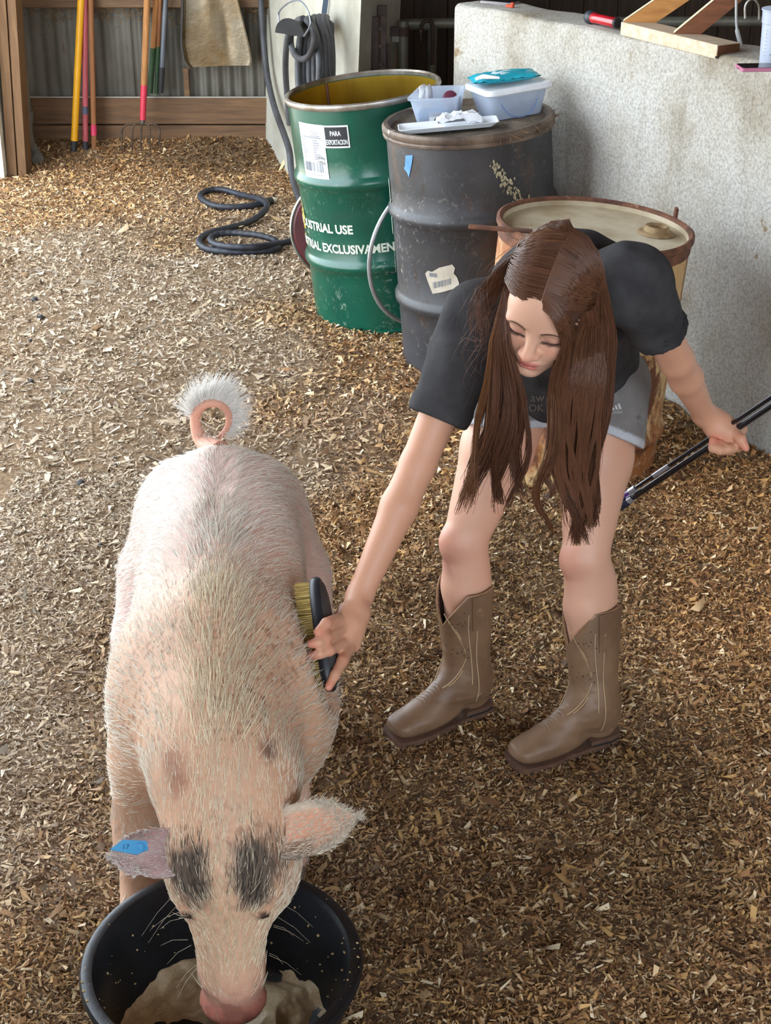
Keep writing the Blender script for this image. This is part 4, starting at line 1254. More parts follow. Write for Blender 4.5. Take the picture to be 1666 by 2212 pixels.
mb = MB(); mb.tube([cr[0] + d_ * .012, cr[0] + d_ * .034], [.013, .012], 12); mb.build('nozzle', mat('white_nozzle', S(214, 206, 190), rough=.5), fh, True, world=True)
# coil on the pillar hook
def pface(px, py, off=.03):
    """point on the lit face of the pillar under a pixel, moved off the wall"""
    A_ = Vector((PA[0], PA[1], 0)); B_ = Vector((PB[0], PB[1], 0))
    n_ = Vector((B_.y - A_.y, -(B_.x - A_.x), 0)).normalized()       # towards the doorway side
    if n_.x > 0: n_ = -n_
    lo_, hi_ = 6.3, 8.5
    for _ in range(40):
        mid = (lo_ + hi_) / 2; p = at(px, py, y=mid)
        q = Vector((p.x - .05 * p.z, p.y, 0))
        if (q - A_).dot(n_) > off: lo_ = mid
        else: hi_ = mid
    return at(px, py, y=(lo_ + hi_) / 2)
hk = empty('hose_hanger', pface(680, 40, .02), 'metal hose hanger with black end plate on concrete pillar', 'hose hanger')
yA = pface(690, 60, .02)
mb = MB(); mb.tube([pface(705, 55, .0), pface(660, 62, .1), pface(628, 62, .29)], .03, 14); mb.build('arm', M_blk, hk, True, world=True)
# half-round end plate
pc_ = pface(626, 72, .30); ex = V(.98, -.1, -.12).normalized()
mb = MB(); pts = [pc_ + ex * (.062 * math.cos(t)) + V(0, 0, .066 * math.sin(t) - .005) for t in np.linspace(0, math.pi, 16)]
nn = ex.cross(V(0, 0, 1)).normalized()
mb.loft([[p + nn * .004 for p in pts], [p - nn * .004 for p in pts]]); mb.build('end_plate', M_blk, hk, world=True)
mb = MB(); wy = [(606, 66), (602, 40), (604, 24), (622, 7), (640, 1), (652, 4), (664, 20), (671, 45), (668, 60), (657, 78)]
mb.tube(catmull([pface(x, y, .31) for x, y in wy], 4), .0035, 8); mb.build('wire_loop', mat('plain_wire', S(150, 160, 172), rough=.35, metal=.7), hk, True, world=True)
mb = MB(); s0, s1 = pface(699, 38, .02), pface(712, -60, .02)
mb.loft([[s0 + V(-.012, 0, 0), s0 + V(.012, -.0, 0), s0 + V(.012, .006, 0), s0 + V(-.012, .006, 0)], [s1 + V(-.012, 0, 0), s1 + V(.012, 0, 0), s1 + V(.012, .006, 0), s1 + V(-.012, .006, 0)]])
mb.build('strap', mat('blue_grey_steel', S(120, 138, 160), rough=.4, metal=.5), hk, world=True)
hc = empty('coiled_hose', pface(680, 150, .05), 'grey hose coiled on the pillar hook with loops hanging down', 'hose')
loops = []
for k, (cx, wx, y0, y1, off) in enumerate(((655, 26, 40, 128, .17), (668, 24, 40, 250, .14), (680, 24, 37, 262, .11), (690, 22, 36, 255, .09), (699, 20, 35, 265, .07), (706, 15, 38, 240, .05))):
    for s in range(14):
        t = 2 * math.pi * s / 14 + math.pi / 2
        px = cx + wx * math.cos(t) - 3 * s / 14; py = (y0 + y1) / 2 - (y1 - y0) / 2 * math.sin(t)
        loops.append(pface(px, py, off + .015 * math.cos(t)))
for (x, y, o_) in ((648, 60, .16), (640, 52, .18), (628, 60, .18), (622, 80, .18), (618, 110, .17), (617, 150, .15), (620, 200, .12), (626, 270, .1)): loops.append(pface(x, y, o_))
mb = MB(); mb.tube(catmull(loops, 3), .0145, 10); mb.build('hose', M_hose, hc, True, world=True)
hd = [(562, -120), (564, 0), (569, 80), (577, 160), (592, 228), (612, 285), (625, 325), (629, 365), (635, 395), (646, 428), (668, 470)]
mb = MB(); mb.tube(catmull([pface(x, y, .045 + .05 * max(0, (y - 200) / 250)) for x, y in hd], 6), .0165, 12)
o = mb.build('hanging_hose', M_hose, None, True)
tag(o, 'grey hose hanging straight down the edge of the concrete pillar', 'hose')

# ------------------------------------------------------------------ gate ironwork by the pillar
M_iron = mat('brown_iron', S(74, 56, 48), S(50, 38, 34), scale=10, rough=.7, spots=S(110, 84, 66), sscale=20, sthr=.62)
M_galv = mat('galvanised_pipe', S(132, 130, 118), S(98, 92, 80), scale=6, rough=.5, metal=.4)
gh = empty('iron_bracket', at(822, 150, y=6.86), 'brown iron gate bracket of straps bolted to shaded pillar face', 'bracket')
def bar(px, py0, py1, y, w, d, m, nm, par):
    a, b_ = at(px, py0, y=y), at(px, py1, y=y)
    mb = MB(); mb.box((b_.x, y, (a.z + b_.z) / 2), (w, d, abs(a.z - b_.z)), bev=.003); return mb.build(nm, m, par, world=True)
bar(811, 35, 230, 6.86, .032, .012, M_iron, 'strap', gh); bar(828, 33, 230, 6.87, .028, .012, M_iron, 'strap', gh); bar(826, 11, 40, 6.89, .04, .012, M_iron, 'plate', gh)
bar(838, 95, 230, 6.89, .02, .012, M_iron, 'strap', gh)
for y_ in (62, 100, 140):
    mb = MB(); mb.tube([at(822, y_, y=6.845), at(822, y_, y=6.87)], .008, 8); mb.build('bolt', M_iron, gh, True, world=True)
gp = empty('gate_post', at(870, 230, y=7.1), 'short galvanised pipe post with rusty band beside the pillar', 'pipe post')
a, b_ = at(871, 45, y=7.1), V(at(871, 45, y=7.1).x, 7.1, 0)
mb = MB(); mb.tube([b_, a], .025, 16); mb.build('pipe', M_galv, gp, True, world=True)
c_ = at(871, 67, y=7.1); mb = MB(); mb.tube([c_ + V(0, 0, -.02), c_ + V(0, 0, .02)], .028, 16); mb.box((c_.x - .045, 7.09, c_.z), (.07, .02, .04), bev=.003); mb.build('band', M_iron, gp, True, world=True)
c_ = at(858, 84, y=7.09); mb = MB(); mb.box((c_.x, 7.09, c_.z), (.05, .012, .03), bev=.002); mb.build('plate', M_galv, gp, world=True)
pg = empty('pipe_gate', at(945, 230, y=7.4), 'galvanised pipe gate with bent latch rod in the shade', 'gate')
r0 = at(930, 50, y=7.4)
mb = MB(); mb.tube(catmull([V(r0.x + .01, 7.4, .0), V(r0.x + .01, 7.4, r0.z - .06), V(r0.x + .02, 7.4, r0.z - .015), V(r0.x + .06, 7.4, r0.z), V(3.2, 7.5, r0.z)], 5), .024, 14); mb.build('frame', M_galv, pg, True, world=True)
mb = MB(); mb.tube([V(r0.x + .03, 7.4, r0.z - .35), V(3.2, 7.5, r0.z - .35)], .02, 12); mb.build('rail', M_galv, pg, True, world=True)
mb = MB(); mb.tube(catmull([at(910, 88, y=7.33), at(910, 60, y=7.33), at(916, 48, y=7.33), at(928, 46, y=7.33), at(934, 56, y=7.33), at(934, 140, y=7.33)], 5), .009, 10); mb.build('latch_rod', M_iron, pg, True, world=True)

# ------------------------------------------------------------------ pebbles and wood chunks on the floor
M_peb = mat('dark_stone', S(66, 62, 62), S(44, 40, 40), scale=20, rough=.7)
M_chunk = wood('wood_chip', S(170, 128, 84), S(126, 88, 54), 0)
random.seed(31)
def lump(name, px, py, r, m, flat=.7, long_=1.0, rz=None):
    p = at(px, py, z=0.0); p.z = float(hgt(p.x, p.y)) + r * flat * .55
    mb = MB(); rings = []
    for j in range(1, 6):
        th_ = math.pi * j / 6
        rings.append([(r * long_ * math.sin(th_) * math.cos(a) * random.uniform(.85, 1.12), r * math.sin(th_) * math.sin(a) * random.uniform(.85, 1.12), r * flat * math.cos(th_)) for a in np.linspace(0, 2 * math.pi, 9)[:-1]])
    mb.loft(rings[::-1], M=Matrix.Translation(p) @ Matrix.Rotation(random.uniform(0, 3) if rz is None else rz, 4, 'Z'))
    return mb.build(name, m, None, True)
for i, (px, py, r) in enumerate(((175, 1049, .014), (75, 650, .016), (88, 686, .014), (658, 913, .010), (249, 989, .006), (217, 1185, .008), (67, 827, .012), (66, 738, .008), (250, 1008, .007))):
    tag(lump('pebble', px, py, r, M_peb), 'small dark pebble lying on the trodden floor behind the pig', 'pebble', 'dark pebbles on the trodden floor')
lump_l = [(210, 708, .022, 1.5, 'dark crumbly clod of bedding on the bare floor', 'clod', M_chaff), (622, 804, .017, 2.4, 'split wood chip lying in front of the green drum', 'wood chip', M_chunk),
          (748, 806, .016, 1.1, 'pinkish round wood chip near the dark drum foot', 'wood chip', M_chunk), (55, 598, .02, 1.4, 'flat dark clod on the pale trodden floor', 'clod', M_chaff)]
for (px, py, r, lg, lb_, ct, m_) in lump_l:
    tag(lump('clod' if ct == 'clod' else 'wood_chip', px, py, r, m_, .5, lg), lb_, ct)

# ------------------------------------------------------------------ the pig
def PX(s): return -.258 - (s - 1.95) * .098      # x of the spine line at depth s
def pe(dx, y, z, r, k=.06, **kw): return ell((PX(y) + dx, y, z), r, k, **kw)
pig = [
    pe(0, 2.90, .50, (.185, .215, .205)), pe(0, 2.70, .51, (.160, .24, .19)), pe(0, 2.52, .50, (.170, .24, .195)),
    pe(0, 2.33, .505, (.183, .21, .210)), pe(0, 2.15, .50, (.132, .17, .165), k=.07),
]
for s in (-1, 1):
    pig += [pe(s * .092, 2.93, .455, (.108, .15, .215), k=.022), pe(s * .112, 2.34, .47, (.095, .145, .165), k=.06), pe(s * .07, 2.64, .60, (.07, .26, .07), k=.06)]
    # hind leg: thigh, stifle forward, hock back, shank, foot
    hx = PX(2.9)
    pig += [cap((hx + s * .135, 2.90, .40), (hx + s * .165, 2.83, .30), .10, .075, k=.05), cap((hx + s * .165, 2.83, .30), (hx + s * .185, 2.985, .20), .07, .044, k=.03),
            cap((hx + s * .185, 2.985, .20), (hx + s * .188, 2.945, .075), .042, .034, k=.02), cap((hx + s * .188, 2.945, .075), (hx + s * .188, 2.91, .035), .036, .036, k=.02)]
    fx = PX(2.3) + (.0 if s < 0 else -.085)
    sy = 2.30 if s < 0 else 2.44
    pig += [cap((fx + s * .13, sy - .01, .36), (fx + s * .168, sy + .02, .22), .085, .056, k=.05), cap((fx + s * .168, sy + .02, .22), (fx + s * .178, sy + .01, .165), .05, .046, k=.03),
            cap((fx + s * .178, sy + .01, .165), (fx + s * .182, sy + .02, .07), .042, .036, k=.02), cap((fx + s * .182, sy + .02, .07), (fx + s * .184, sy - .01, .035), .038, .038, k=.02)]
# neck, skull, muzzle
hxx = PX(1.95)
pig += [ell((hxx, 2.05, .475), (.104, .115, .125), .06), ell((hxx, 1.985, .415), (.092, .09, .11), .05),
        cap((hxx, 1.965, .41), (hxx - .002, 1.955, .225), .080, .057, .05), ell((hxx - .002, 1.952, .175), (.055, .052, .055), .03)]
for s in (-1, 1):
    pig += [ell((hxx + s * .055, 2.04, .345), (.060, .08, .085), .05), ell((hxx + s * .055, 1.925, .385), (.034, .026, .034), .03),
            ell((hxx + s * .062, 1.900, .355), (.013, .010, .010), .008)]
SN = np.array([hxx - .002, 1.946, .128])
pig += [ell(SN, (.059, .054, .020), .016, R=frame(x=(1, 0, 0), y=(0, 1, .25)))]
for s in (-1, 1):
    pig += [ell(SN + np.array([s * .019, -.012, -.02]), (.009, .013, .014), .006, op='s')]
# brow creases: crease where the brush presses, spine furrow over the loin
pig += [ell((PX(2.75), 2.75, .745), (.018, .22, .045), .03, op='s')]
BRUSH_C = np.array([-.112, 2.375, .592])
pig += [ell(BRUSH_C, (.085, .135, .042), .035, R=frame(y=(-.14, .76, .64), z=(.97, -.015, .23)), op='s')]
pv, pf = surface(pig, .0075, margin=.09)
pv = relax(pv, pf, 2)
fpig = lambda X: sdf([p for p in pig], X.astype(np.float32))
P_ = pv
n_ = len(P_)
def blob(c, r, p=P_, soft=.35):
    d = np.linalg.norm((p - np.array(c)) / np.array(r), axis=1)
    return sstep(1 + soft, 1 - soft, d + .5 * (vnoise(p, 45) - .5))
skin = np.tile(np.array(S(226, 180, 148)), (n_, 1))
cool = np.array(S(224, 192, 180))
t = sstep(2.2, 2.75, P_[:, 1])[:, None]
skin = skin * (1 - t) + cool * t
# pinker flanks
fl = (vnoise(P_, 7) - .5)[:, None]
skin = skin * (1 + .10 * fl) 
# freckled dirt on shoulders and neck
fr = sstep(.60, .74, vnoise(P_, 210)) * sstep(2.62, 2.2, P_[:, 1]) * sstep(.30, .55, P_[:, 2]) * (.25 + 1.0 * sstep(.4, .62, vnoise(P_ + 3, 9)))
skin = skin * (1 - .5 * fr[:, None]) + np.array(S(134, 84, 60)) * .5 * fr[:, None]
def paint(mask, c, a=1.0):
    global skin
    m = (mask * a)[:, None]
    skin = skin * (1 - m) + np.array(c) * m
# dark patches round the eyes, wet brown spots behind the ears
front = sstep(2.04, 1.98, P_[:, 1])
paint(blob((hxx - .052, 1.92, .43), (.042, .08, .05)) * front, S(92, 84, 76), .9)
paint(blob((hxx + .050, 1.92, .435), (.045, .08, .058)) * front, S(88, 80, 72), .9)
paint(blob((hxx - .07, 2.03, .545), (.03, .05, .05)), S(150, 96, 76), .7)
paint(blob((hxx + .062, 2.05, .56), (.022, .035, .04)), S(84, 52, 50), .85)
# snout pink, muddy muzzle
paint(sstep(.24, .16, P_[:, 2]) * sstep(2.15, 2.0, P_[:, 1]), S(222, 164, 142), .75)
paint(sstep(.155, .130, P_[:, 2]) * sstep(2.05, 2.0, P_[:, 1]), S(206, 128, 112), .9)
paint(sstep(.6, .7, vnoise(P_, 60)) * sstep(.22, .14, P_[:, 2]) * sstep(2.05, 2.0, P_[:, 1]), S(150, 96, 76), .5)
for s in (-1, 1): paint(blob((hxx + s * .063, 1.897, .353), (.011, .02, .010), soft=.2), S(24, 18, 18), .95)
pr_ = empty('pig', (PX(2.5), 2.5, 0), 'white pig with dark eye patches eating from black tub', 'pig')
me = np_mesh('body', P_, pf, True); vcol(me, skin)
M_pig = attr_mat('pig_skin', rough=.55, spec=.35, sss=.25, grain=.12, gscale=160, bmp=.15)
keep(link('body', me, M_pig), pr_)
# hooves
M_hoof = mat('hoof_horn', S(120, 104, 88), S(84, 70, 58), scale=20, rough=.6)
for (x, y) in ((PX(2.9) - .188, 2.89), (PX(2.9) + .188, 2.89), (PX(2.3) - .184, 2.285), (PX(2.3) + .099, 2.425)):
    for s in (-1, 1):
        mb = MB(); c = Vector((x + s * .016, y, 0))
        rg = []
        for (z, k) in ((-.004, 1.0), (.015, .95), (.035, .75), (.045, .4)):
            rg.append([c + V(.017 * k * math.cos(a), (-.012 + .03 * math.sin(a)) * k + .3 * z, z) for a in np.linspace(0, 2 * math.pi, 11)[:-1]])
        mb.loft(rg); mb.build('hoof', M_hoof, pr_, True, world=True)
# ears: cupped leaves
def ear(name, root, tip, upv, width, cupd, cols, nu=14, nv=10, droop=0.0, ragged=0):
    """leaf from root to tip; upv: width direction at the root; cols(u, v, side) -> colour"""
    root, tip, upv = Vector(root), Vector(tip), Vector(upv).normalized()
    ax = tip - root; L = ax.length; ax.normalize()
    upv = (upv - ax * upv.dot(ax)).normalized(); nn = ax.cross(upv)
    vs, cs = [], []
    for side in (0, 1):
        for i in range(nu + 1):
            u = i / nu
            w = width * max(.05, (1 - abs((u - .42) / .585) ** 3.2)) * (.72 + .28 * min(1, u * 3))
            w = max(w, .004)
            for j in range(nv + 1):
                v = -1 + 2 * j / nv
                ww = w * (1 - (.22 * ragged * max(0, math.sin(u * 21 + 1)) * (u > .45) if v > .7 else 0))
                p = root + ax * (L * u) + upv * (ww * v) + nn * (cupd * (1 - v * v) * math.sin(math.pi * min(1, .25 + u * .7)) + (.0055 if side else 0) * (1 - abs(v) ** 6) * min(1, 4 * (1 - u) + .1))
                p.z -= droop * u * u
                vs.append(tuple(p)); cs.append(cols(u, v, side))
    m_ = (nu + 1) * (nv + 1); fs = []
    for side in (0, 1):
        for i in range(nu):
            for j in range(nv):
                q = [side * m_ + i * (nv + 1) + j, side * m_ + i * (nv + 1) + j + 1, side * m_ + (i + 1) * (nv + 1) + j + 1, side * m_ + (i + 1) * (nv + 1) + j]
                fs.append(q if side else q[::-1])
    for i in range(nu):
        for j in (0, nv):
            q = [i * (nv + 1) + j, (i + 1) * (nv + 1) + j, m_ + (i + 1) * (nv + 1) + j, m_ + i * (nv + 1) + j]
            fs.append(q if j else q[::-1])
    fs.append([nu * (nv + 1), nu * (nv + 1) + nv, m_ + nu * (nv + 1) + nv, m_ + nu * (nv + 1)])
    me = np_mesh(name, np.array(vs), np.array(fs), True)
    vcol(me, np.array(cs))
    o = keep(link(name, me, M_pig), pr_)
    return o, np.array(vs), np.array(fs)
def col_l(u, v, s):
    base = np.array(S(196, 160, 156)) * (.9 + .2 * math.sin(u * 9 + v * 4) * .3)
    return base if u < .7 else base * (1 - .15 * (u - .7)) 
def col_r(u, v, s):
    inner = np.array(S(238, 172, 140)); rim = np.array(S(228, 206, 186)); brown = np.array(S(150, 92, 70)); grey = np.array(S(120, 108, 96))
    c = inner if abs(v) < .72 else rim
    if u < .30 and v < -.2: c = c * .35 + brown * .65
    if u < .52 and v > .25: c = c * .25 + grey * .75
    return c
e_lr, e_lt = at(428, 1838, y=1.925), at(238, 1850, y=1.955)
e_rr, e_rt = at(556, 1818, y=1.96), at(764, 1764, y=1.95)
oL, vL, fL = ear('ear', e_lr, e_lt, (0, -.62, -.78), .040, -.030, col_l, droop=.0, ragged=1)
oL['label'] = 'greyish pink drooping ear with notched edge'
oR, vR, fR = ear('ear', e_rr, e_rt, (-.05, -.62, -.78), .044, .016, col_r)
oR['label'] = 'forward folded ear with orange pink inside'
# ear tag
tg = at(292, 1828, y=1.955); tgd = (at(312, 1826, y=1.955) - at(248, 1826, y=1.975)).normalized()
Mt = Matrix.Translation(at(280, 1829, y=1.905)) @ Matrix.Rotation(math.radians(2), 4, 'Y') @ Matrix.Rotation(math.radians(28), 4, 'X')
M_tag = mat('blue_ear_tag', S(92, 172, 220), S(76, 154, 206), rough=.4)
etag = empty('ear_tag', Mt.translation); keep(etag, pr_)
mb = MB(); mb.loft([[(x, y, z) for x, y in ((-.03, -.006), (-.012, .011), (.026, .010), (.03, -.004), (.012, -.013))] for z in (-.0012, .0012)], M=Mt)
mb.build('tag_plate', M_tag, etag, world=True)
vs, fs = text_mesh('17', .012)
MB().add([(v[0] - .012, v[1] - .005, .0016) for v in vs], fs, M=Mt).build('tag_number', mat('tag_print', S(40, 92, 150), rough=.5), etag, world=True)
MB().lathe([(0, .004), (.005, .003), (.006, 0), (.0, -.002)], 12, M=Mt @ Matrix.Translation((.018, 0, .001))).build('tag_button', M_tag, etag, True, world=True)
# curled tail
tb_ = [(PX(3.0), 3.03, .655)] + [tuple(at(x, y, y=d)) for x, y, d in ((440, 955, 3.09), (424, 925, 3.10), (424, 893, 3.10), (444, 873, 3.09), (474, 872, 3.08), (494, 893, 3.09), (492, 922, 3.10), (474, 946, 3.10))]
TCN = np.array(at(462, 915, y=3.09))
tl = catmull(tb_, 6)
mb = MB(); mb.tube(tl, list(np.linspace(.024, .013, 13)) + list(np.linspace(.0125, .006, len(tl) - 13)), 12)
to = mb.build('tail', None, pr_, True, world=True)
vcol(to.data, np.tile(np.array(S(216, 162, 140)), (len(to.data.vertices), 1))); to.data.materials.append(M_pig)
# coat: bristles lying along the skin
def coat(pts, nor, flow, L, rad, lift, colr, wild=.25, seg=3, sag=0.0):
    k = len(pts)
    fl = flow - nor * (flow * nor).sum(1, keepdims=True)
    fl /= np.linalg.norm(fl, axis=1, keepdims=True) + 1e-9
    sd = np.cross(nor, fl)
    d = fl + sd * rng.normal(0, wild, (k, 1)) + nor * (lift * rng.uniform(.5, 1.5, k))[:, None]
    d /= np.linalg.norm(d, axis=1, keepdims=True)
    s = np.linspace(0, 1, seg)
    L = L[:, None, None] if hasattr(L, '__len__') else L
    path = pts[:, None] - nor[:, None] * .001 + d[:, None] * (s[None, :, None] * L) - nor[:, None] * ((s ** 2)[None, :, None] * L * lift * .7)
    path[..., 2] -= sag * (s ** 2)[None, :]
    v, f, si = strands(path, rad, 3)
    c = colr[si]
    return v, f, c
tri = np.concatenate([pf[:, [0, 1, 2]], pf[:, [0, 2, 3]]])
A_, B_, C_ = P_[tri[:, 0]], P_[tri[:, 1]], P_[tri[:, 2]]
fn = np.cross(B_ - A_, C_ - A_); area = np.linalg.norm(fn, axis=1) / 2
cen = (A_ + B_ + C_) / 3
wgt = area * np.where(cen[:, 2] > .22, 1.0, .35) * np.where((cen[:, 1] < 2.03) & (cen[:, 2] < .47), 1.6, 1.0)
wgt *= np.where((cen[:, 1] < 2.02) & (cen[:, 2] < .165), .12, 1.0)
NH = 46000
pick = rng.choice(len(tri), NH, p=wgt / wgt.sum())
r1, r2 = np.sqrt(rng.random(NH)), rng.random(NH)
hpts = A_[pick] * (1 - r1)[:, None] + B_[pick] * (r1 * (1 - r2))[:, None] + C_[pick] * (r1 * r2)[:, None]
nor = sgrad(fpig, hpts, .004)
off = hpts[:, 0] - PX(hpts[:, 1])
body_ = sstep(1.98, 2.12, hpts[:, 1])
lat_ = np.sign(off) * (.10 + 5.0 * np.minimum(np.abs(off), .16))
tt = sstep(2.25, 2.80, hpts[:, 1])                      # all hair lies towards the tail, more sideways over the loin
flow = np.stack([lat_ * (.35 + 1.0 * tt), np.full(NH, .75), -.75 * sstep(.02, .2, np.abs(off)) * (.25 + .75 * tt)], -1)
face = np.stack([off * 2.5, np.full(NH, .25), np.full(NH, 1.0)], -1)
crest = (sstep(.075, .02, np.abs(off)) * sstep(2.75, 2.5, hpts[:, 1]))[:, None]
flow = flow * body_[:, None] + face * (1 - body_)[:, None]
leg = hpts[:, 2] < .3
flow[leg & (hpts[:, 1] > 2.12)] = np.array([0, .1, -1.0])
Lh = np.where(hpts[:, 2] > .45, .034, .022) * rng.uniform(.6, 1.3, NH)
Lh = np.where((hpts[:, 1] < 2.03), .019 * rng.uniform(.5, 1.3, NH), Lh)
Lh = np.where(crest[:, 0] > .4, Lh * 1.7, Lh)
white = np.array(S(244, 236, 224)); straw = np.array(S(248, 230, 196)); dark = np.array(S(84, 76, 68))
w_ = (sstep(2.55, 2.15, hpts[:, 1]) * (.45 + .55 * sstep(.14, .03, np.abs(off))))[:, None] * .8
hc_ = white * (1 - w_) + straw * w_
hc_ = hc_ * rng.uniform(.78, 1.08, NH)[:, None]
ep = np.maximum(blob((hxx - .052, 1.92, .43), (.044, .08, .052), hpts) , blob((hxx + .050, 1.92, .435), (.047, .08, .060), hpts)) * (hpts[:, 1] < 2.03)
dk = rng.random(NH) < ep * .8
hc_[dk] = dark * rng.uniform(.5, 1.2, dk.sum())[:, None]
ck = 1700
cy_ = rng.uniform(2.0, 2.72, ck); cx_ = PX(cy_) + rng.normal(0, .022, ck) * (1 + .6 * sstep(2.3, 2.1, cy_))
zz_ = np.linspace(.78, .45, 60)
gg = np.stack([np.repeat(cx_[:, None], 60, 1), np.repeat(cy_[:, None], 60, 1), np.repeat(zz_[None], ck, 0)], -1)
iz = np.argmax(sdf(pig, gg.astype(np.float32)) < 0, 1)
cp3 = np.stack([cx_, cy_, zz_[iz]], -1); cn3 = sgrad(fpig, cp3, .004)
v4, f4, c4 = coat(cp3, cn3, np.stack([(cx_ - PX(cy_)) * 5, np.full(ck, 1.0), np.zeros(ck)], -1), rng.uniform(.035, .07, ck), .0006, .22, (np.array(S(255, 240, 210)) * (1 - sstep(2.3, 2.6, cy_)[:, None]) + np.array(S(238, 230, 214)) * sstep(2.3, 2.6, cy_)[:, None]) * rng.uniform(.85, 1.15, (ck, 1)), wild=.12)
v1, f1, c1 = coat(hpts, nor, flow, Lh, .00062 * rng.uniform(.7, 1.25, NH), .20, hc_, wild=.18)
# hair on tail, ear edges, whiskers
ex_p, ex_n, ex_f, ex_L, ex_c = [], [], [], [], []
tlv = np.array([tuple(p) for p in tl])
ex_path = []
for q in range(1500):
    i = int(16 + (len(tlv) - 18) * rng.random()); c = tlv[i]; f_ = i / len(tlv)
    out = c - TCN; out[1] = 0; out = nrm(out)
    d = nrm(out * .8 + np.array([.30, -.1, .75]) * (.3 + .8 * f_) + rng.normal(0, .30, 3)); L_ = rng.uniform(.03, .09) * (.45 + .55 * math.sin(math.pi * min(1, max(0, (f_ - .1) / .8))))
    b2 = np.array([.35, 0, -.25]) * L_ * (.2 + .5 * f_)
    ex_path.append([c, c + d * L_ * .5, c + d * L_ + b2 * .8])
for q in range(420):
    c = tlv[int(rng.integers(0, 10))]; d = nrm(rng.normal(0, .5, 3) + np.array([0, -.3, .8])); L_ = rng.uniform(.012, .03)
    ex_path.append([c, c + d * L_ * .5, c + d * L_])
v2, f2, si2 = strands(np.array(ex_path), .0006); c2 = (np.array(S(255, 252, 246)) * rng.uniform(.85, 1.05, (len(ex_path), 1)))[si2]
def ear_fur(vv, ff, k, L, colr, tipw, flowdir, lift=.35):
    fc = vv[ff].mean(1); a = vv[ff]
    nrmv = np.cross(a[:, 2] - a[:, 0], a[:, 3] - a[:, 1]); ar = np.linalg.norm(nrmv, axis=1) + 1e-12
    nv_ = nrmv / ar[:, None]
    idx_ = rng.choice(len(fc), k, p=(ar * tipw(len(fc))) / (ar * tipw(len(fc))).sum())
    w4 = rng.dirichlet((1, 1, 1, 1), k)
    pp = (a[idx_] * w4[..., None]).sum(1)
    return coat(pp, nv_[idx_], np.tile(np.array(flowdir, float), (k, 1)), L * rng.uniform(.5, 1.3, k), .00055, lift, np.tile(np.array(colr), (k, 1)) * rng.uniform(.8, 1.1, k)[:, None], wild=.3)
aL = np.array(e_lt - e_lr); aR = np.array(e_rt - e_rr)
ea = ear_fur(vL, fL, 1500, .014, S(226, 206, 198), lambda n: np.ones(n), aL)
half = len(fR) // 2
eb = ear_fur(vR, fR, 1500, .02, S(236, 218, 196), lambda n: np.where(np.arange(n) < n * .48, 1.0, .12), aR + np.array([0, 0, .05]))
# fringe beyond the ear edges
def fringe(vv, k, L, colr, root, tip):
    ctr = vv.mean(0); dd = vv - ctr
    ax = nrm(np.array(tip) - np.array(root)); u = dd @ ax
    lat = dd - u[:, None] * ax
    edge = np.argsort(-np.linalg.norm(lat, axis=1) - .9 * u)[: len(vv) // 3]
    i = rng.choice(edge, k); p = vv[i]
    d = lat[i] / (np.linalg.norm(lat[i], axis=1, keepdims=True) + 1e-9) + .8 * ax + rng.normal(0, .25, (k, 3))
    d /= np.linalg.norm(d, axis=1, keepdims=True)
    return coat(p, d, np.tile(ax, (k, 1)), L * rng.uniform(.5, 1.3, k), .00055, 1.2, np.tile(np.array(colr), (k, 1)) * rng.uniform(.8, 1.1, k)[:, None])
fa = fringe(vL, 900, .02, S(232, 222, 212), e_lr, e_lt); fb = fringe(vR, 1100, .024, S(236, 226, 208), e_rr, e_rt)
wk = 14
sg_ = rng.choice([-1, 1], wk); wz = rng.uniform(.17, .36, wk)
wp_ = np.stack([hxx + sg_ * np.interp(wz, [.17, .36], [.054, .085]), rng.uniform(1.93, 1.97, wk), wz], -1)
wd_ = np.stack([sg_ * 1.0, rng.normal(-.3, .3, wk), rng.normal(-.35, .3, wk)], -1); wl_ = rng.uniform(.02, .06, wk)[:, None]
v3, f3, si3 = strands(np.stack([wp_, wp_ + wd_ * wl_ * .55, wp_ + wd_ * wl_ + np.array([0, 0, -.012])], 1), .00028); c3 = np.tile(np.array(S(224, 212, 190)), (len(v3), 1))
allv, allf, allc, o_ = [], [], [], 0
for v, f, c in ((v1, f1, c1), (v4, f4, c4), (v2, f2, c2), ea, eb, fa, fb, (v3, f3, c3)):
    allv.append(v); allf.append(f + o_); allc.append(c); o_ += len(v)
me = np_mesh('bristle_coat', np.concatenate(allv), np.concatenate(allf), True)
vcol(me, np.concatenate(allc))
M_bris = attr_mat('bristles', rough=.6, spec=.3)
bc = keep(link('bristle_coat', me, M_bris), pr_); bc['kind'] = 'stuff'

# ------------------------------------------------------------------ feed tub
TC = Vector((-.276, 1.956, 0))
M_rubber = mat('black_rubber_tub', S(24, 27, 32), S(14, 15, 18), scale=12, rough=.38, bmp=.25, bscale=60, bdist=.003, spots=S(140, 128, 100), sscale=120, sthr=.66)
ft = empty('feed_tub', TC, 'round black rubber feed tub the pig eats from', 'feed tub')
prof = [(0, .004), (.15, .003), (.165, .0), (.175, .008), (.205, .10), (.219, .175), (.226, .185), (.233, .192), (.234, .200), (.229, .206), (.219, .206), (.213, .198), (.200, .12), (.178, .03), (.168, .022), (0, .02)]
MB().lathe(prof, 80).build('shell', M_rubber, ft, True)
MB().lathe([(.2285, .188), (.236, .192), (.239, .200), (.235, .208), (.226, .2105), (.217, .2085), (.2125, .200), (.217, .194)], 80).build('rolled_rim', M_rubber, ft, True)
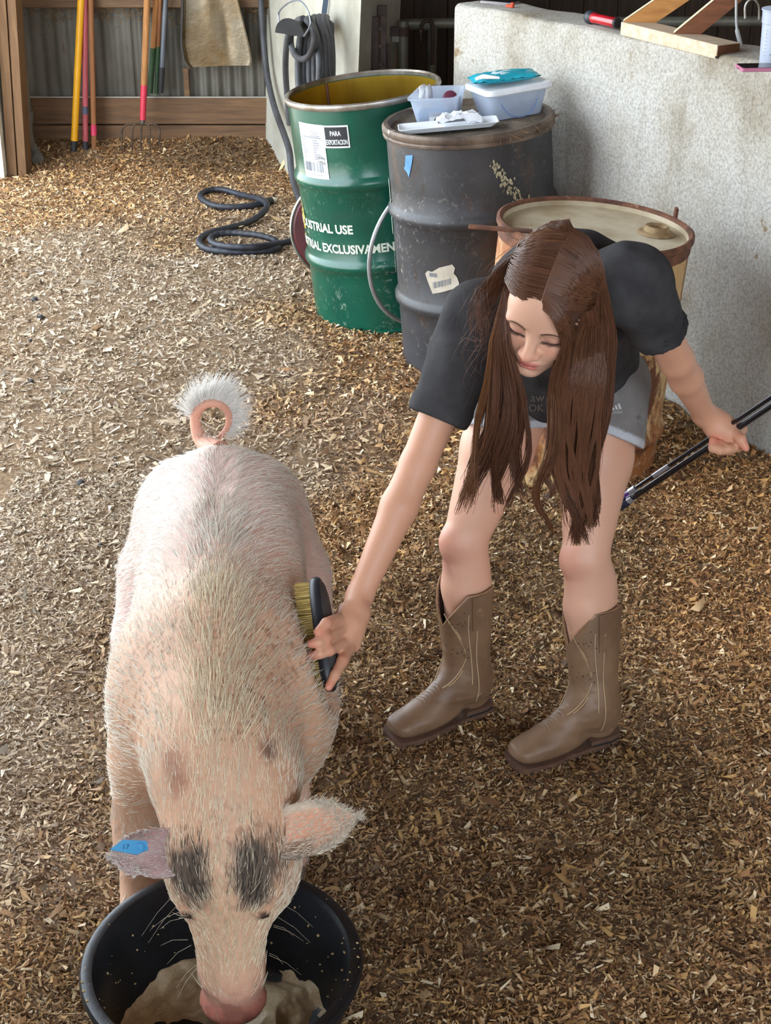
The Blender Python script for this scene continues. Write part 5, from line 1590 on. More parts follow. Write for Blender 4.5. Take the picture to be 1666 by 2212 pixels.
# wet mash: a low bed with islands of bare rubber
nr_, na_ = 60, 150
rr_ = np.linspace(0.0, .187, nr_); aa_ = np.linspace(0, 2 * np.pi, na_, endpoint=False)
RR_, AA_ = np.meshgrid(rr_, aa_, indexing='ij')
mx_, my_ = RR_ * np.cos(AA_), RR_ * np.sin(AA_)
q_ = np.stack([mx_, my_, 0 * mx_], -1)
hh = .0205 + .095 * (vnoise(q_ + 5, 13) - .47) + .018 * (vnoise(q_ + 2, 40) - .5) + .006 * (vnoise(q_, 110) - .5)
hh += .026 * sstep(.06, .0, np.hypot(mx_ - .03, my_ + .13)) + .02 * sstep(.05, .0, np.hypot(mx_ - .15, my_ - .02))
hh = np.clip(hh, .012, .034 + .02 * vnoise(q_, 30))
climb = sstep(.165, .187, RR_)
hh = hh + climb * .03 - .012 * climb
vs_ = np.stack([mx_ + TC.x, my_ + TC.y, hh], -1).reshape(-1, 3)
ix = np.arange(nr_ * na_).reshape(nr_, na_); jx = np.roll(ix, -1, 1)
fm = np.stack([ix[:-1], ix[1:], jx[1:], jx[:-1]], -1).reshape(-1, 4)
mashc = np.tile(np.array(S(226, 204, 164)), (len(vs_), 1)) * (.8 + .35 * vnoise(vs_, 60))[:, None]
ylw = sstep(.07, .02, np.hypot(vs_[:, 0] - TC.x - .04, vs_[:, 1] - TC.y + .13))[:, None]
mashc = mashc * (1 - ylw) + np.array(S(196, 158, 74)) * ylw
me = np_mesh('feed_mash', vs_, fm, True); vcol(me, mashc)
M_mash = attr_mat('wet_mash', rough=.35, spec=.6, grain=.3, gscale=200, bmp=.5)
o = link('feed_mash', me, M_mash); tag(o, 'wet tan feed mash spread over the bottom of the black tub', 'feed mash', kind='stuff')
# crumbs of mash stuck on the wall and rim
k = 260
ca = rng.uniform(0, 6.283, k); cz = np.where(rng.random(k) < .35, .209, rng.uniform(.05, .2, k)); cr_ = np.where(cz > .208, .226 + rng.uniform(-.008, .008, k), np.interp(cz, [.03, .12, .198], [.178, .200, .213]) - .001)
grp = sstep(.45, .62, vnoise(np.stack([np.cos(ca) * .3, np.sin(ca) * .3, cz], -1), 9))
sel = rng.random(k) < .15 + grp; ca, cz, cr_ = ca[sel], cz[sel], cr_[sel]
mb = MB(); random.seed(4)
for a_, z_, r_ in zip(ca, cz, cr_):
    s_ = random.uniform(.0008, .0034); c = TC + V(r_ * math.cos(a_), r_ * math.sin(a_), z_)
    vs = [c + V(*(s_ * random.uniform(.6, 1.3) * x for x in d)) for d in ((1, 0, 0), (-1, 0, 0), (0, 1, 0), (0, -1, 0), (0, 0, 1), (0, 0, -1))]
    mb.add(vs, [(0, 2, 4), (2, 1, 4), (1, 3, 4), (3, 0, 4), (2, 0, 5), (1, 2, 5), (3, 1, 5), (0, 3, 5)])
o = mb.build('mash_crumbs', mat('dry_mash', S(196, 172, 124), S(160, 132, 84), scale=40, rough=.8), ft, True, world=True); o['kind'] = 'stuff'

# ------------------------------------------------------------------ the person
def A3(px, py, y): return np.array(at(px, py, y=y))
# joints
PEL = np.array([.385, 3.10, .83]); NECK = np.array([.335, 2.775, 1.165])
RSH, LSH = np.array([.178, 2.715, 1.082]), np.array([.452, 2.665, 1.165])
REL, RWR = A3(903, 1003, 2.60), A3(777, 1288, 2.475)
LEL, LWR = A3(1462, 778, 2.80), A3(1521, 893, 2.935)
RHP, LHP = np.array([.298, 3.12, .785]), np.array([.472, 3.085, .785])
RKN, LKN = np.array([.176, 3.005, .445]), np.array([.437, 2.925, .445])
RBO, LBO = np.array([.192, 2.981, 0]), np.array([.472, 2.866, 0])
RBD, LBD = nrm((-.853, -.522, 0)), nrm((-.906, -.423, 0))
RST, LST = np.array([.180, 2.994, .335]), np.array([.459, 2.922, .335])
# head frame: x her right, y forward, z up
HC = np.array([.2895, 2.56, 1.165])
def head_rot(yaw, pit, rol):
    d = np.array([-math.sin(yaw), -math.cos(yaw), 0]); z = np.array([0, 0, 1.0])
    f = d * math.cos(pit) - z * math.sin(pit); u = d * math.sin(pit) + z * math.cos(pit); r = np.cross(f, u)
    return np.stack([r * math.cos(rol) + u * math.sin(rol), f, -r * math.sin(rol) + u * math.cos(rol)], 1)
HR = head_rot(math.radians(25), math.radians(27.4), math.radians(14.4))
def HW(p): return HR @ np.array(p, float) + HC
head = [ell((0, -.012, .036), (.073, .093, .083), .03), ell((0, .028, -.030), (.057, .062, .085), .035), ell((0, .052, -.072), (.042, .042, .042), .03),
        ell((0, .078, -.103), (.020, .017, .016), .02), ell((0, .062, .035), (.055, .034, .045), .03)]
for s in (-1, 1):
    head += [ell((s * .036, .060, -.036), (.026, .026, .028), .025), ell((s * .031, .083, .020), (.024, .012, .010), .014),
             ell((s * .031, .098, .001), (.018, .014, .012), .012, op='s'), ell((s * .0315, .0775, .001), (.0165, .0145, .0125), .004),
             ell((s * .052, .0, -.075), (.02, .035, .022), .03), ell((s * .076, -.008, -.012), (.008, .018, .03), .01)]
head += [cap((0, .088, .012), (0, .108, -.030), .0085, .0115, .010), ell((0, .1135, -.032), (.0105, .0095, .0095), .006)]
for s in (-1, 1): head += [ell((s * .0125, .103, -.036), (.0075, .010, .0075), .006), ell((s * .006, .108, -.0425), (.0038, .006, .004), .003, op='s')]
head += [ell((0, .092, -.066), (.022, .012, .0075), .007), ell((0, .0905, -.0785), (.019, .012, .0085), .006), ell((0, .106, -.0715), (.026, .010, .0018), .004, op='s'), ell((0, .098, -.0905), (.015, .008, .006), .01, op='s')]
headw = place(head, HC, HR)
# limbs
TL = nrm(LSH - RSH); TA = nrm(NECK - PEL); TF = nrm(np.cross(TL, TA))      # torso: to her left, up the spine, front
TL = np.cross(TA, TF)
TR = np.stack([TL, TF, TA], 1)
def TP(s, f=0, l=0): return PEL + (NECK - PEL) * s + TF * f + TL * l
skin_p = [ell(TP(-.02), (.120, .085, .10), .05, TR), ell(TP(.35), (.10, .072, .14), .05, TR), ell(TP(.72), (.115, .08, .14), .05, TR), cap(RSH + TL * .02, LSH - TL * .02, .045, .045, .04),
          cap(TP(.92), HW((0, -.02, -.05)), .050, .048, .03)]
def limb(a, b, c, r, k=.02, mid=None):
    """two-bone limb with muscle belly"""
    out = []
    m1 = a + (b - a) * .42
    out += [cap(a, m1, r[0], r[1], k), cap(m1, b, r[1], r[2], k)]
    m2 = b + (c - b) * .32
    out += [cap(b, m2, r[2], r[3], k), cap(m2, c, r[3], r[4], k)]
    return out
skin_p += limb(RSH, REL, RWR, (.044, .040, .0335, .0350, .0240), k=.012)
skin_p += limb(LSH, LEL, LWR, (.044, .039, .0335, .0335, .0235), k=.012)
skin_p += limb(RHP, RKN, np.array([RBO[0] - .01, RBO[1] + .005, .10]), (.087, .080, .0485, .0500, .033), k=.016)
skin_p += limb(LHP, LKN, np.array([LBO[0] - .01, LBO[1] + .005, .10]), (.087, .080, .0485, .0500, .033), k=.016)
for kn, d in ((RKN, RBD), (LKN, LBD)): skin_p += [ell(kn + d * .028 + np.array([0, 0, .005]), (.031, .031, .038), .02)]
for st, d in ((RST, RBD), (LST, LBD)): skin_p += [ell(st - d * .018 + np.array([0, 0, .02]), (.037, .037, .08), .03)]
# right hand round the brush back
def chain(pts, rs, k=.004): return [cap(A3(*pts[i]), A3(*pts[i + 1]), rs[i], rs[i + 1], k) for i in range(len(pts) - 1)]
skin_p += [cap(RWR, A3(764, 1330, 2.435), .025, .025, .012), cap(A3(775, 1325, 2.435), A3(762, 1392, 2.395), .022, .016, .012), cap(A3(748, 1322, 2.43), A3(731, 1352, 2.39), .018, .014, .012),
           cap(A3(760, 1350, 2.41), A3(741, 1392, 2.378), .022, .016, .012)]
RF = [([(728, 1338, 2.392), (705, 1346, 2.345), (687, 1366, 2.327)], (.0115, .0100, .0088)),
      ([(734, 1360, 2.382), (704, 1378, 2.325), (688, 1388, 2.312), (671, 1391, 2.310)], (.012, .0105, .0094, .0082)),
      ([(741, 1388, 2.374), (711, 1405, 2.318), (692, 1412, 2.306), (671, 1418, 2.304)], (.012, .0107, .0095, .0083)),
      ([(754, 1396, 2.38), (740, 1428, 2.322), (724, 1458, 2.290), (710, 1484, 2.270)], (.0125, .0106, .0093, .0078)),
      ([(768, 1340, 2.44), (752, 1352, 2.455), (733, 1362, 2.45)], (.015, .012, .009))]       # thumb behind the back plate
for pts, rs in RF: skin_p += chain(pts, rs)
# left fist round the sticks
skin_p += [cap(LWR, A3(1553, 917, 2.94), .026, .028, .012), cap(A3(1545, 910, 2.945), A3(1580, 928, 2.94), .026, .022, .012), cap(A3(1548, 930, 2.93), A3(1585, 942, 2.925), .022, .018, .012)]
LF = [([(1582, 930, 2.93), (1600, 948, 2.90), (1611, 968, 2.89)], (.0135, .0115, .0085)),            # thumb lying along the stick
      ([(1590, 935, 2.945), (1604, 928, 2.985), (1598, 948, 3.0)], (.0115, .0105, .009)),
      ([(1580, 948, 2.93), (1596, 964, 2.915), (1572, 970, 2.89), (1556, 958, 2.90)], (.012, .0112, .0105, .009)),
      ([(1570, 950, 2.925), (1577, 972, 2.905), (1556, 972, 2.885), (1546, 958, 2.90)], (.012, .0110, .0105, .009)),
      ([(1556, 948, 2.925), (1558, 972, 2.905), (1541, 968, 2.89), (1540, 952, 2.90)], (.0115, .0105, .0098, .0085))]
for pts, rs in LF: skin_p += chain(pts, rs)
skin_p += headw
gv, gf = surface(skin_p, .0037, margin=.06)
gv = relax(gv, gf, 1, .4)
# colour
n_ = len(gv)
sc_ = np.tile(np.array(S(222, 172, 146)), (n_, 1)) * (1 + .06 * (vnoise(gv, 30) - .5))[:, None]
def gblob(c, r, soft=.5): return sstep(1 + soft, 1 - soft, np.linalg.norm((gv - np.array(c)) / r, axis=1))
def gpaint(m, c, a=1.0):
    global sc_
    m = (m * a)[:, None]; sc_ = sc_ * (1 - m) + np.array(c) * m
arm = np.maximum.reduce([gblob(p, .17) for p in (REL, RWR, (REL + RWR) / 2, LEL, LWR, A3(745, 1380, 2.4), A3(1570, 950, 2.93))])
gpaint(arm, S(212, 152, 118), .55)
for kn, d in ((RKN, RBD), (LKN, LBD)): gpaint(gblob(kn + d * .055, .05), S(206, 132, 112), .4)
gpaint(sstep(.45, .65, vnoise(gv, 22)) * gblob(RKN + RBD * .06 + np.array([0, 0, -.02]), .05), S(166, 112, 104), .5)
for pts, rs in RF + LF:
    gpaint(gblob(A3(*pts[-1]), .014), S(226, 140, 116), .6); gpaint(gblob(A3(*pts[1]), .012), S(220, 136, 112), .35)
hl = (gv - HC) @ HR
def hblob(c, r, soft=.4): return sstep(1 + soft, 1 - soft, np.linalg.norm((hl - np.array(c)) / np.array(r), axis=1))
gpaint(hblob((0, .05, -.02), (.09, .09, .11)), S(232, 182, 154), .75)
for s in (-1, 1):
    gpaint(hblob((s * .040, .078, -.032), (.022, .03, .02), .7), S(226, 148, 126), .35)
    gpaint(hblob((s * .0315, .090, .001), (.018, .02, .0105), .3), S(208, 156, 136), .8)
    gpaint(hblob((s * .0315, .090, -.0105), (.0175, .02, .0026), .3), S(70, 46, 40), .85)
    gpaint(hblob((s * .006, .112, -.044), (.004, .01, .004), .3), S(120, 70, 60), .8)
gpaint(hblob((0, .112, -.034), (.016, .02, .014), .6), S(232, 156, 132), .5)
gpaint(hblob((0, .1, -.0665), (.023, .02, .0065), .25), S(206, 112, 106), .9); gpaint(hblob((0, .1, -.0785), (.020, .02, .0078), .25), S(214, 120, 112), .9)
gpaint(hblob((0, .1, -.0718), (.021, .02, .0014), .3), S(120, 56, 54), .8)
girl = empty('person', (.33, 2.95, 0), 'person with long brown hair bending to brush the pig', 'person')
me = np_mesh('body', gv, gf, True); vcol(me, sc_)
M_skin = attr_mat('skin', rough=.45, spec=.4, sss=.22, grain=.05, gscale=260, bmp=.06)
keep(link('body', me, M_skin), girl)
# nails of the visible fingers
M_nail = mat('finger_nail', S(236, 176, 156), rough=.3)

# ---- brows and lashes
fhead = lambda X: sdf(head, np.asarray(X, np.float64))
def on_face(x, z, lift=.0):
    ys = np.linspace(.15, .03, 240); d = fhead(np.stack([np.full(240, x), ys, np.full(240, z)], -1))
    i = np.argmax(d < 0); return np.array([x, ys[i] + lift, z])
M_lash = mat('lash_brown', S(58, 38, 32), rough=.6); M_brow = mat('brow_brown', S(108, 76, 58), rough=.7)
for s in (-1, 1):
    mb = MB(); pts = [HW(on_face(s * x, z, .0008)) for x, z in ((.014, .0205), (.022, .0245), (.031, .0265), (.040, .0255), (.049, .020))]
    mb.tube(catmull(pts, 4), [.0010 + .0009 * math.sin(math.pi * min(1, .25 + i / 21)) for i in range(17)], 6); mb.build('eyebrow', M_brow, girl, True, world=True)
    pa = []
    for x in np.linspace(.0165, .047, 26):
        z = -.0092 + 16 * (x - .0315) ** 2; p = on_face(s * x, z, .0)
        d = np.array([s * (x - .029) * 30, .9, -.75]); L = .0085 * rng.uniform(.7, 1.15)
        d = nrm(d); pa.append([HW(p), HW(p + d * L * .55), HW(p + d * L + np.array([0, .0004, .0022]))])
    v, f, _ = strands(np.array(pa), .0006)
    keep(link('eyelashes', np_mesh('eyelashes', v, f), M_lash), girl)

# ---- clothes
def cast(prims, post, px, py, y0, y1, lift=.0015):
    ys = np.linspace(y0, y1, 500); X = np.array([np.array(at(px, py, y=y)) for y in ys], np.float32)
    d = sdf(prims, X)
    if post is not None: d = post(d, X)
    i = int(np.argmax(d < 0)); p = X[max(i - 1, 0)].astype(float)
    return Vector(p) + Vector((0, -.85, .5)) * lift
def planecut(c, n, rad):
    c = np.array(c, float); n = nrm(n)
    def fn(f, X):
        w = (X - c.astype(np.float32))
        d = (w @ n.astype(np.float32)); r = np.sqrt((w * w).sum(-1))
        return np.where(r < rad, np.maximum(f, d), f)
    return fn
ra, la = nrm(REL - RSH), nrm(LEL - LSH)
RSE, LSE = RSH + (REL - RSH) * .70, LSH + (LEL - LSH) * .62
shirt = [ell(TP(.02, .012), (.152, .118, .15), .05, TR), ell(TP(.10), (.150, .110, .13), .05, TR), ell(TP(.42, .005), (.142, .106, .17), .05, TR), ell(TP(.74, .004), (.150, .112, .15), .05, TR), cap(RSH + TL * .02 - TA * .01, LSH - TL * .02 - TA * .01, .066, .066, .04),
         ell(TP(.90), (.085, .075, .07), .05, TR),
         cap(RSH, RSE + ra * .04, .066, .0535, .03), cap(LSH, LSE + la * .04, .066, .056, .03),
         cap(RSE - ra * .05, RSE + ra * .06, .0415, .043, .002, op='s'), cap(LSE - la * .05, LSE + la * .06, .042, .044, .002, op='s')]
cuts = [planecut(RSE, ra, .13), planecut(LSE, la, .12), planecut(TP(-.16), -TA - .25 * TF, .5)]
def shirt_post(f, X):
    w = X.astype(np.float64)
    q = (w - PEL) @ TR
    f = f - .009 * (vnoise(q * np.array([1.0, 1.0, .45]), 30) - .5).astype(np.float32) - .014 * (vnoise(q * np.array([.8, 1, 1.3]) + 4, 11) - .5).astype(np.float32)
    # rolled cuff on the stretched sleeve
    t = (w - RSE) @ ra; rr = np.linalg.norm(w - RSE, axis=-1)
    f = f - np.where((t > -.034) & (rr < .12), .0035, 0).astype(np.float32)
    for c in cuts: f = c(f, X)
    return f
sv, sf = surface(shirt, .006, post=shirt_post, margin=.06)
sv = relax(sv, sf, 1, .5)
M_shirt = mat('charcoal_jersey', S(76, 74, 75), S(52, 51, 53), scale=9, rough=.9, bmp=.25, bscale=220, bdist=.001, spec=.2)
shirt_o = keep(link('t_shirt', np_mesh('t_shirt', sv, sf, True), M_shirt), girl)
shirt_o['label'] = 'faded charcoal t-shirt with rolled sleeves'
RHE, LHE = RHP + (RKN - RHP) * .26, LHP + (LKN - LHP) * .26
rl, ll = nrm(RKN - RHP), nrm(LKN - LHP)
hemR, hemL = nrm(rl + np.array([.30, .05, .0])), nrm(ll + np.array([-.30, .05, 0]))
short = [ell(TP(.0), (.145, .108, .12), .05, TR), cap(RHP, RHE + rl * .05, .104, .104, .03), cap(LHP, LHE + ll * .05, .104, .104, .03),
         cap(RHE - rl * .05, RHE + rl * .09, .091, .090, .002, op='s'), cap(LHE - ll * .05, LHE + ll * .09, .091, .090, .002, op='s')]
scut = [planecut(RHE, hemR, .14), planecut(LHE, hemL, .14), planecut(TP(.30), TA, .4)]
def short_post(f, X):
    f = f - .007 * (vnoise(X.astype(np.float64), 24) - .5).astype(np.float32)
    mid = ((X - ((RHE + LHE) / 2).astype(np.float32)) @ TL.astype(np.float32))
    a, b = scut[0](f, X), scut[1](f, X)
    f = np.where(mid < 0, a, b)
    return scut[2](f, X)
hv, hf = surface(short, .0058, post=short_post, margin=.06)
hv = relax(hv, hf, 1, .5)
mid = (hv - (RHE + LHE) / 2) @ TL
hd_ = np.where(mid < 0, (hv - RHE) @ hemR, (hv - LHE) @ hemL)
col = np.tile(np.array(S(130, 126, 124)), (len(hv), 1)) * (.9 + .2 * vnoise(hv, 60))[:, None]
trim = sstep(-.020, -.016, hd_)[:, None]
col = col * (1 - trim) + np.array(S(198, 200, 206)) * trim
me = np_mesh('shorts', hv, hf, True); vcol(me, col)
M_short = attr_mat('grey_shorts', rough=.85, spec=.2, grain=.15, gscale=300, bmp=.2)
so = keep(link('shorts', me, M_short), girl); so['label'] = 'grey sports shorts with pale edging'
# prints, laid on the cloth
def decal(name, vs, fs, mp, prims, post, y0, y1, m, par, lift=.0018):
    MB().add([cast(prims, post, *mp(v), y0, y1, lift) for v in vs], fs).build(name, m, par, world=True)
M_print = mat('faded_print', S(126, 116, 104), rough=.8); M_logo = mat('pale_print', S(206, 204, 200), rough=.7)
for body, x0, y0, sz in (('aw', 1146, 868, 26), ('OK', 1142, 889, 22)):
    vs, fs = text_mesh(body, 1.0)
    decal('shirt_lettering', vs, fs, lambda v: (x0 + v[0] * sz, y0 - v[1] * sz), shirt, shirt_post, 2.55, 3.2, M_print, shirt_o)
vs, fs = text_mesh('adidas', 1.0)
decal('brand_lettering', vs, fs, lambda v: (1318 + v[0] * 11, 895 - v[1] * 12 - v[0] * 1.0), short, short_post, 2.8, 3.4, M_logo, so)
mb_v, mb_f = [], []
for i, h in enumerate((5, 9, 12)):
    x = 1323 + i * 7.5; n0 = len(mb_v)
    mb_v += [(x, 886 - i * .8), (x + 5, 885.5 - i * .8), (x + 5 - h * .35, 885.5 - i * .8 - h), (x - h * .35, 886 - i * .8 - h)]; mb_f.append((n0, n0 + 1, n0 + 2, n0 + 3))
decal('brand_bars', mb_v, mb_f, lambda v: v, short, short_post, 2.8, 3.4, M_logo, so)
# boots
M_boot = mat('brown_boot_leather', S(142, 112, 86), S(112, 84, 62), scale=7, rough=.5, bmp=.18, bscale=60, bdist=.002, spots=S(170, 142, 112), sscale=16, sthr=.62)
M_bootd = mat('boot_lining', S(72, 46, 38), rough=.8); M_sole = mat('brown_welt', S(108, 80, 64), S(84, 60, 48), scale=20, rough=.6); M_heel = mat('black_heel', S(36, 32, 32), rough=.7)
M_stitch = mat('cream_stitching', S(206, 180, 140), rough=.7); M_stitchd = mat('tan_inlay', S(158, 122, 88), S(136, 100, 70), scale=20, rough=.6); M_hole = mat('punched_dots', S(58, 36, 28), rough=.9)
def boot(O, D, ST, shaft_h, label, mir):
    y = np.array(D); z = np.array([0, 0, 1.0]); x = np.cross(y, z); R = np.stack([x, y, z], 1)
    top = R.T @ (ST - O); ox, oy = top[0] * 1.05, top[1] * 1.05
    A0, A1 = np.array([0, .002, .10]), np.array([ox, oy + .004, .36])
    st = (np.array([0, 1.0, 0]), 1.13)
    pr = [cap(A0, A1, .045, .0635, .02, sq=st), ell((0, -.016, .075), (.036, .046, .07), .02), ell((0, .006, .11), (.043, .053, .06), .03), cap((0, .03, .10), (0, .115, .050), .040, .034, .03),
          ell((0, .105, .042), (.046, .085, .034), .02), ell((0, .158, .034), (.042, .054, .0235), .012, pw=2.7), ell((ox, oy, .36), (.0, .0, .0) if False else (.058, .065, .02), .01)]
    inner = cap(A0 + (A1 - A0) * .3, A1 + (A1 - A0) * .4, .045, .0635, .004, sq=st, op='s')
    def ztop(a): return .352 - .092 * max(0, 1 - abs(a) / 1.15) ** 1.1 - .06 * max(0, 1 - abs(abs(a) - math.pi) / .8) - .006
    zt = np.vectorize(ztop)
    def axis_at(zz): return A0 + (A1 - A0) * ((zz - A0[2]) / (A1[2] - A0[2]))[..., None]
    def post(f, X):
        X = X.astype(np.float64)
        c = axis_at(X[..., 2])
        ang = np.arctan2(X[..., 0] - c[..., 0], X[..., 1] - c[..., 1])
        f = f - .0022 * (vnoise(X * np.array([1, 1, 2.4]), 42) - .5) * (X[..., 2] < .17)
        rr = np.sqrt((X[..., 0] - c[..., 0]) ** 2 + ((X[..., 1] - c[..., 1]) / 1.13) ** 2)
        rad = .045 + (.0635 - .045) * np.clip((X[..., 2] - .1) / .26, 0, 1.4)
        f = np.where(X[..., 2] > .19, np.maximum(f, (rad - .0065) - rr), f)
        f = np.where(X[..., 2] > .2, np.maximum(f, X[..., 2] - zt(ang)), f)
        return np.maximum(f, .012 + .014 * sstep(.045, .01, X[..., 1]) - X[..., 2]).astype(np.float32)
    v, f = surface(pr, .0037, post=post, margin=.04)
    v = relax(v, f, 1, .5)
    c = axis_at(v[:, 2]); rr = np.sqrt((v[:, 0] - c[:, 0]) ** 2 + ((v[:, 1] - c[:, 1]) / 1.13) ** 2); rad = .045 + .0185 * np.clip((v[:, 2] - .1) / .26, 0, 1.4)
    W = lambda p: Vector(R @ np.array(p, float) + O)
    root = empty('cowboy_boot', O, label); keep(root, girl)
    me = np_mesh('upper', v @ R.T + O, f, True)
    me.materials.append(M_boot); me.materials.append(M_bootd)
    inn = ((rr < rad - .004) & (v[:, 2] > .185))
    me.polygons.foreach_set('material_index', (inn[f].sum(1) >= 3).astype(np.int32))
    keep(link('upper', me), root)
    # welt sole and heel
    yy = np.linspace(-.062, .214, 30)
    hw = np.interp(yy, [-.062, -.055, -.03, .03, .07, .13, .17, .203, .2101, .214], [.016, .028, .035, .033, .037, .0485, .0470, .041, .036, .028])
    def slab_(sel, z0, z1, grow, nm, m):
        a = [(hw[i] + grow, yy[i]) for i in sel]; ring = [(x_, y_) for x_, y_ in a] + [(-x_, y_) for x_, y_ in a[::-1]]
        mb = MB(); mb.loft([[W((x_, y_, zz_)) for x_, y_ in ring] for zz_ in (z0, z1)][::-1]); return mb.build(nm, m, root, world=True)
    slab_(range(0, 30), .0, .013, .001, 'sole', M_sole)
    slab_(range(14, 30), .0128, .0155, .0012, 'welt', M_sole)
    slab_(range(0, 9), -.012, .020, -.001, 'heel', M_heel)
    slab_(range(0, 10), .019, .029, .0002, 'heel_cup', M_sole)
    # point on the shaft surface
    def surf(ang, zz, lift=.0012):
        c = axis_at(np.array(zz)); d = np.array([math.sin(ang), math.cos(ang) * 1.0, 0])
        ts = np.linspace(.02, .12, 240); X = (c + ts[:, None] * d).astype(np.float32); q = sdf(pr, X)
        i = int(np.argmax(q > 0)); return W(c + (ts[i] + lift) * d)
    def stitch(pts, r, m, nm):
        mb = MB(); mb.tube([surf(a, z_) for a, z_ in pts], r, 5); mb.build(nm, m, root, True, world=True)
    # top edging
    mb = MB(); pts = []
    for a in np.linspace(-math.pi, math.pi, 73)[:-1]: pts.append(surf(a, ztop(a) - .001, -.002))
    mb.tube(pts + [pts[0]], .0024, 6); mb.build('edging', M_stitchd, root, True, world=True)
    # side seams and pull straps
    for s in (-1, 1):
        stitch([(s * 1.45 + .02 * math.sin(z_ * 40), z_) for z_ in np.linspace(.33, .06, 26)], .0011, M_stitch, 'seam_stitch')
        stitch([(s * 1.15 + .05 * math.sin(z_ * 30), z_) for z_ in np.linspace(.30, .12, 22)], .0011, M_stitch, 'seam_stitch')
        mb = MB(); rows = [[surf(s * (1.5 + dw), z_, .002 + .0016 * (k > 0)) for k, dw in enumerate((-.24, -.22, .22, .24))] for z_ in np.linspace(.344, .255, 8)]
        vs = [p for r_ in rows for p in r_]; fs = [(i * 4 + j, i * 4 + j + 1, (i + 1) * 4 + j + 1, (i + 1) * 4 + j) for i in range(7) for j in range(3)]
        mb.add(vs, fs); mb.build('pull_strap', M_boot, root, True, world=True)
        # fan of feather stitching
        for i in range(6):
            t0 = i / 5; a0, a1 = s * (.95 - .05 * i), s * (.22 + .05 * i)
            stitch([(a0 + (a1 - a0) * u ** 1.3, .20 + .012 * i + (.095 - .018 * i) * u) for u in np.linspace(0, 1, 10)], .0010, M_stitchd if i % 3 else M_stitch, 'feather_stitch')
            stitch([(a0 + (a1 - a0) * u ** 1.3, .185 - .01 * i - (.075 - .012 * i) * u) for u in np.linspace(0, 1, 10)], .0010, M_stitchd if i % 3 else M_stitch, 'feather_stitch')
        mb = MB()
        for i in range(22):
            a, z_ = s * (.16 + .045 * i + .05 * (i % 2)), .15 + .155 * abs(math.sin(i * .62 + .4))
            if z_ > ztop(a) - .015: continue
            p = np.array(surf(a, z_, .0008)); nrm_ = nrm(p - np.array(W(axis_at(np.array(z_))))); e1 = nrm(np.cross(nrm_, (0, 0, 1))); e2 = np.cross(nrm_, e1)
            mb.add([Vector(p + .0016 * (e1 * math.cos(q) + e2 * math.sin(q))) for q in np.linspace(0, 6.283, 7)[:-1]], [tuple(range(6))])
        mb.build('punched_dots', M_hole, root, world=True)['kind'] = 'stuff'
    # creases over the instep
    for i in range(7):
        mb = MB(); y_ = .085 + i * .0075; pts = []
        for x_ in np.linspace(-.022, .024, 9):
            zs_ = np.linspace(.12, .03, 180); q = sdf(pr, np.stack([np.full(180, x_), np.full(180, y_ + .15 * abs(x_)), zs_], -1).astype(np.float32)); k_ = int(np.argmax(q < 0))
            pts.append(W((x_, y_ + .15 * abs(x_), zs_[k_] - .0006)))
        mb.tube(pts, [.0006 + .0014 * math.sin(math.pi * j / 8) for j in range(9)], 6); mb.build('instep_crease', M_boot, root, True, world=True)
    return root
boot(RBO, RBD, RST, .34, 'tan boot set further back', 1)
boot(LBO, LBD, LST, .34, 'tan boot set further forward', -1)

# ---- hair
SKC, SKR = np.array([0, -.012, .037]), np.array([.080, .100, .091])
def SK(ph, th, lift=0.0):
    d = np.array([math.sin(th), math.cos(th) * math.cos(ph), math.cos(th) * math.sin(ph)])
    return HW(SKC + d * (SKR + lift))
rowsL = [(690, 1096, 1066), (780, 1112, 1054), (850, 1137, 1044), (930, 1140, 1026), (1000, 1130, 1006), (1060, 1121, 996), (1112, 1112, 1000)]
rowsR = [(690, 1216, 1331), (745, 1209, 1332), (805, 1191, 1328), (870, 1180, 1322), (950, 1182, 1313), (1030, 1206, 1294), (1100, 1226, 1280), (1180, 1246, 1266)]
def rowpos(rows, py, w):
    a = np.interp(py, [r[0] for r in rows], [r[1] for r in rows]); b = np.interp(py, [r[0] for r in rows], [r[2] for r in rows])
    return a + (b - a) * w
paths, hcol, hrad = [], [], []
M_ = 16
def resample(p, m):
    p = np.array(p); s = np.concatenate([[0], np.cumsum(np.linalg.norm(np.diff(p, axis=0), axis=1))]); t = np.linspace(0, s[-1], m)
    return np.stack([np.interp(t, s, p[:, k]) for k in range(3)], 1)
def haircol(w, gold=0.0):
    base = np.array(S(92, 58, 42)) * rng.uniform(.65, 1.25); g = np.array(S(158, 106, 62))
    return base * (1 - gold) + g * gold
clL = np.sort(rng.uniform(.02, .98, 9)); clR = np.sort(rng.uniform(.02, .98, 11))
phL, phR = rng.uniform(0, 6.28, 9), rng.uniform(0, 6.28, 11)
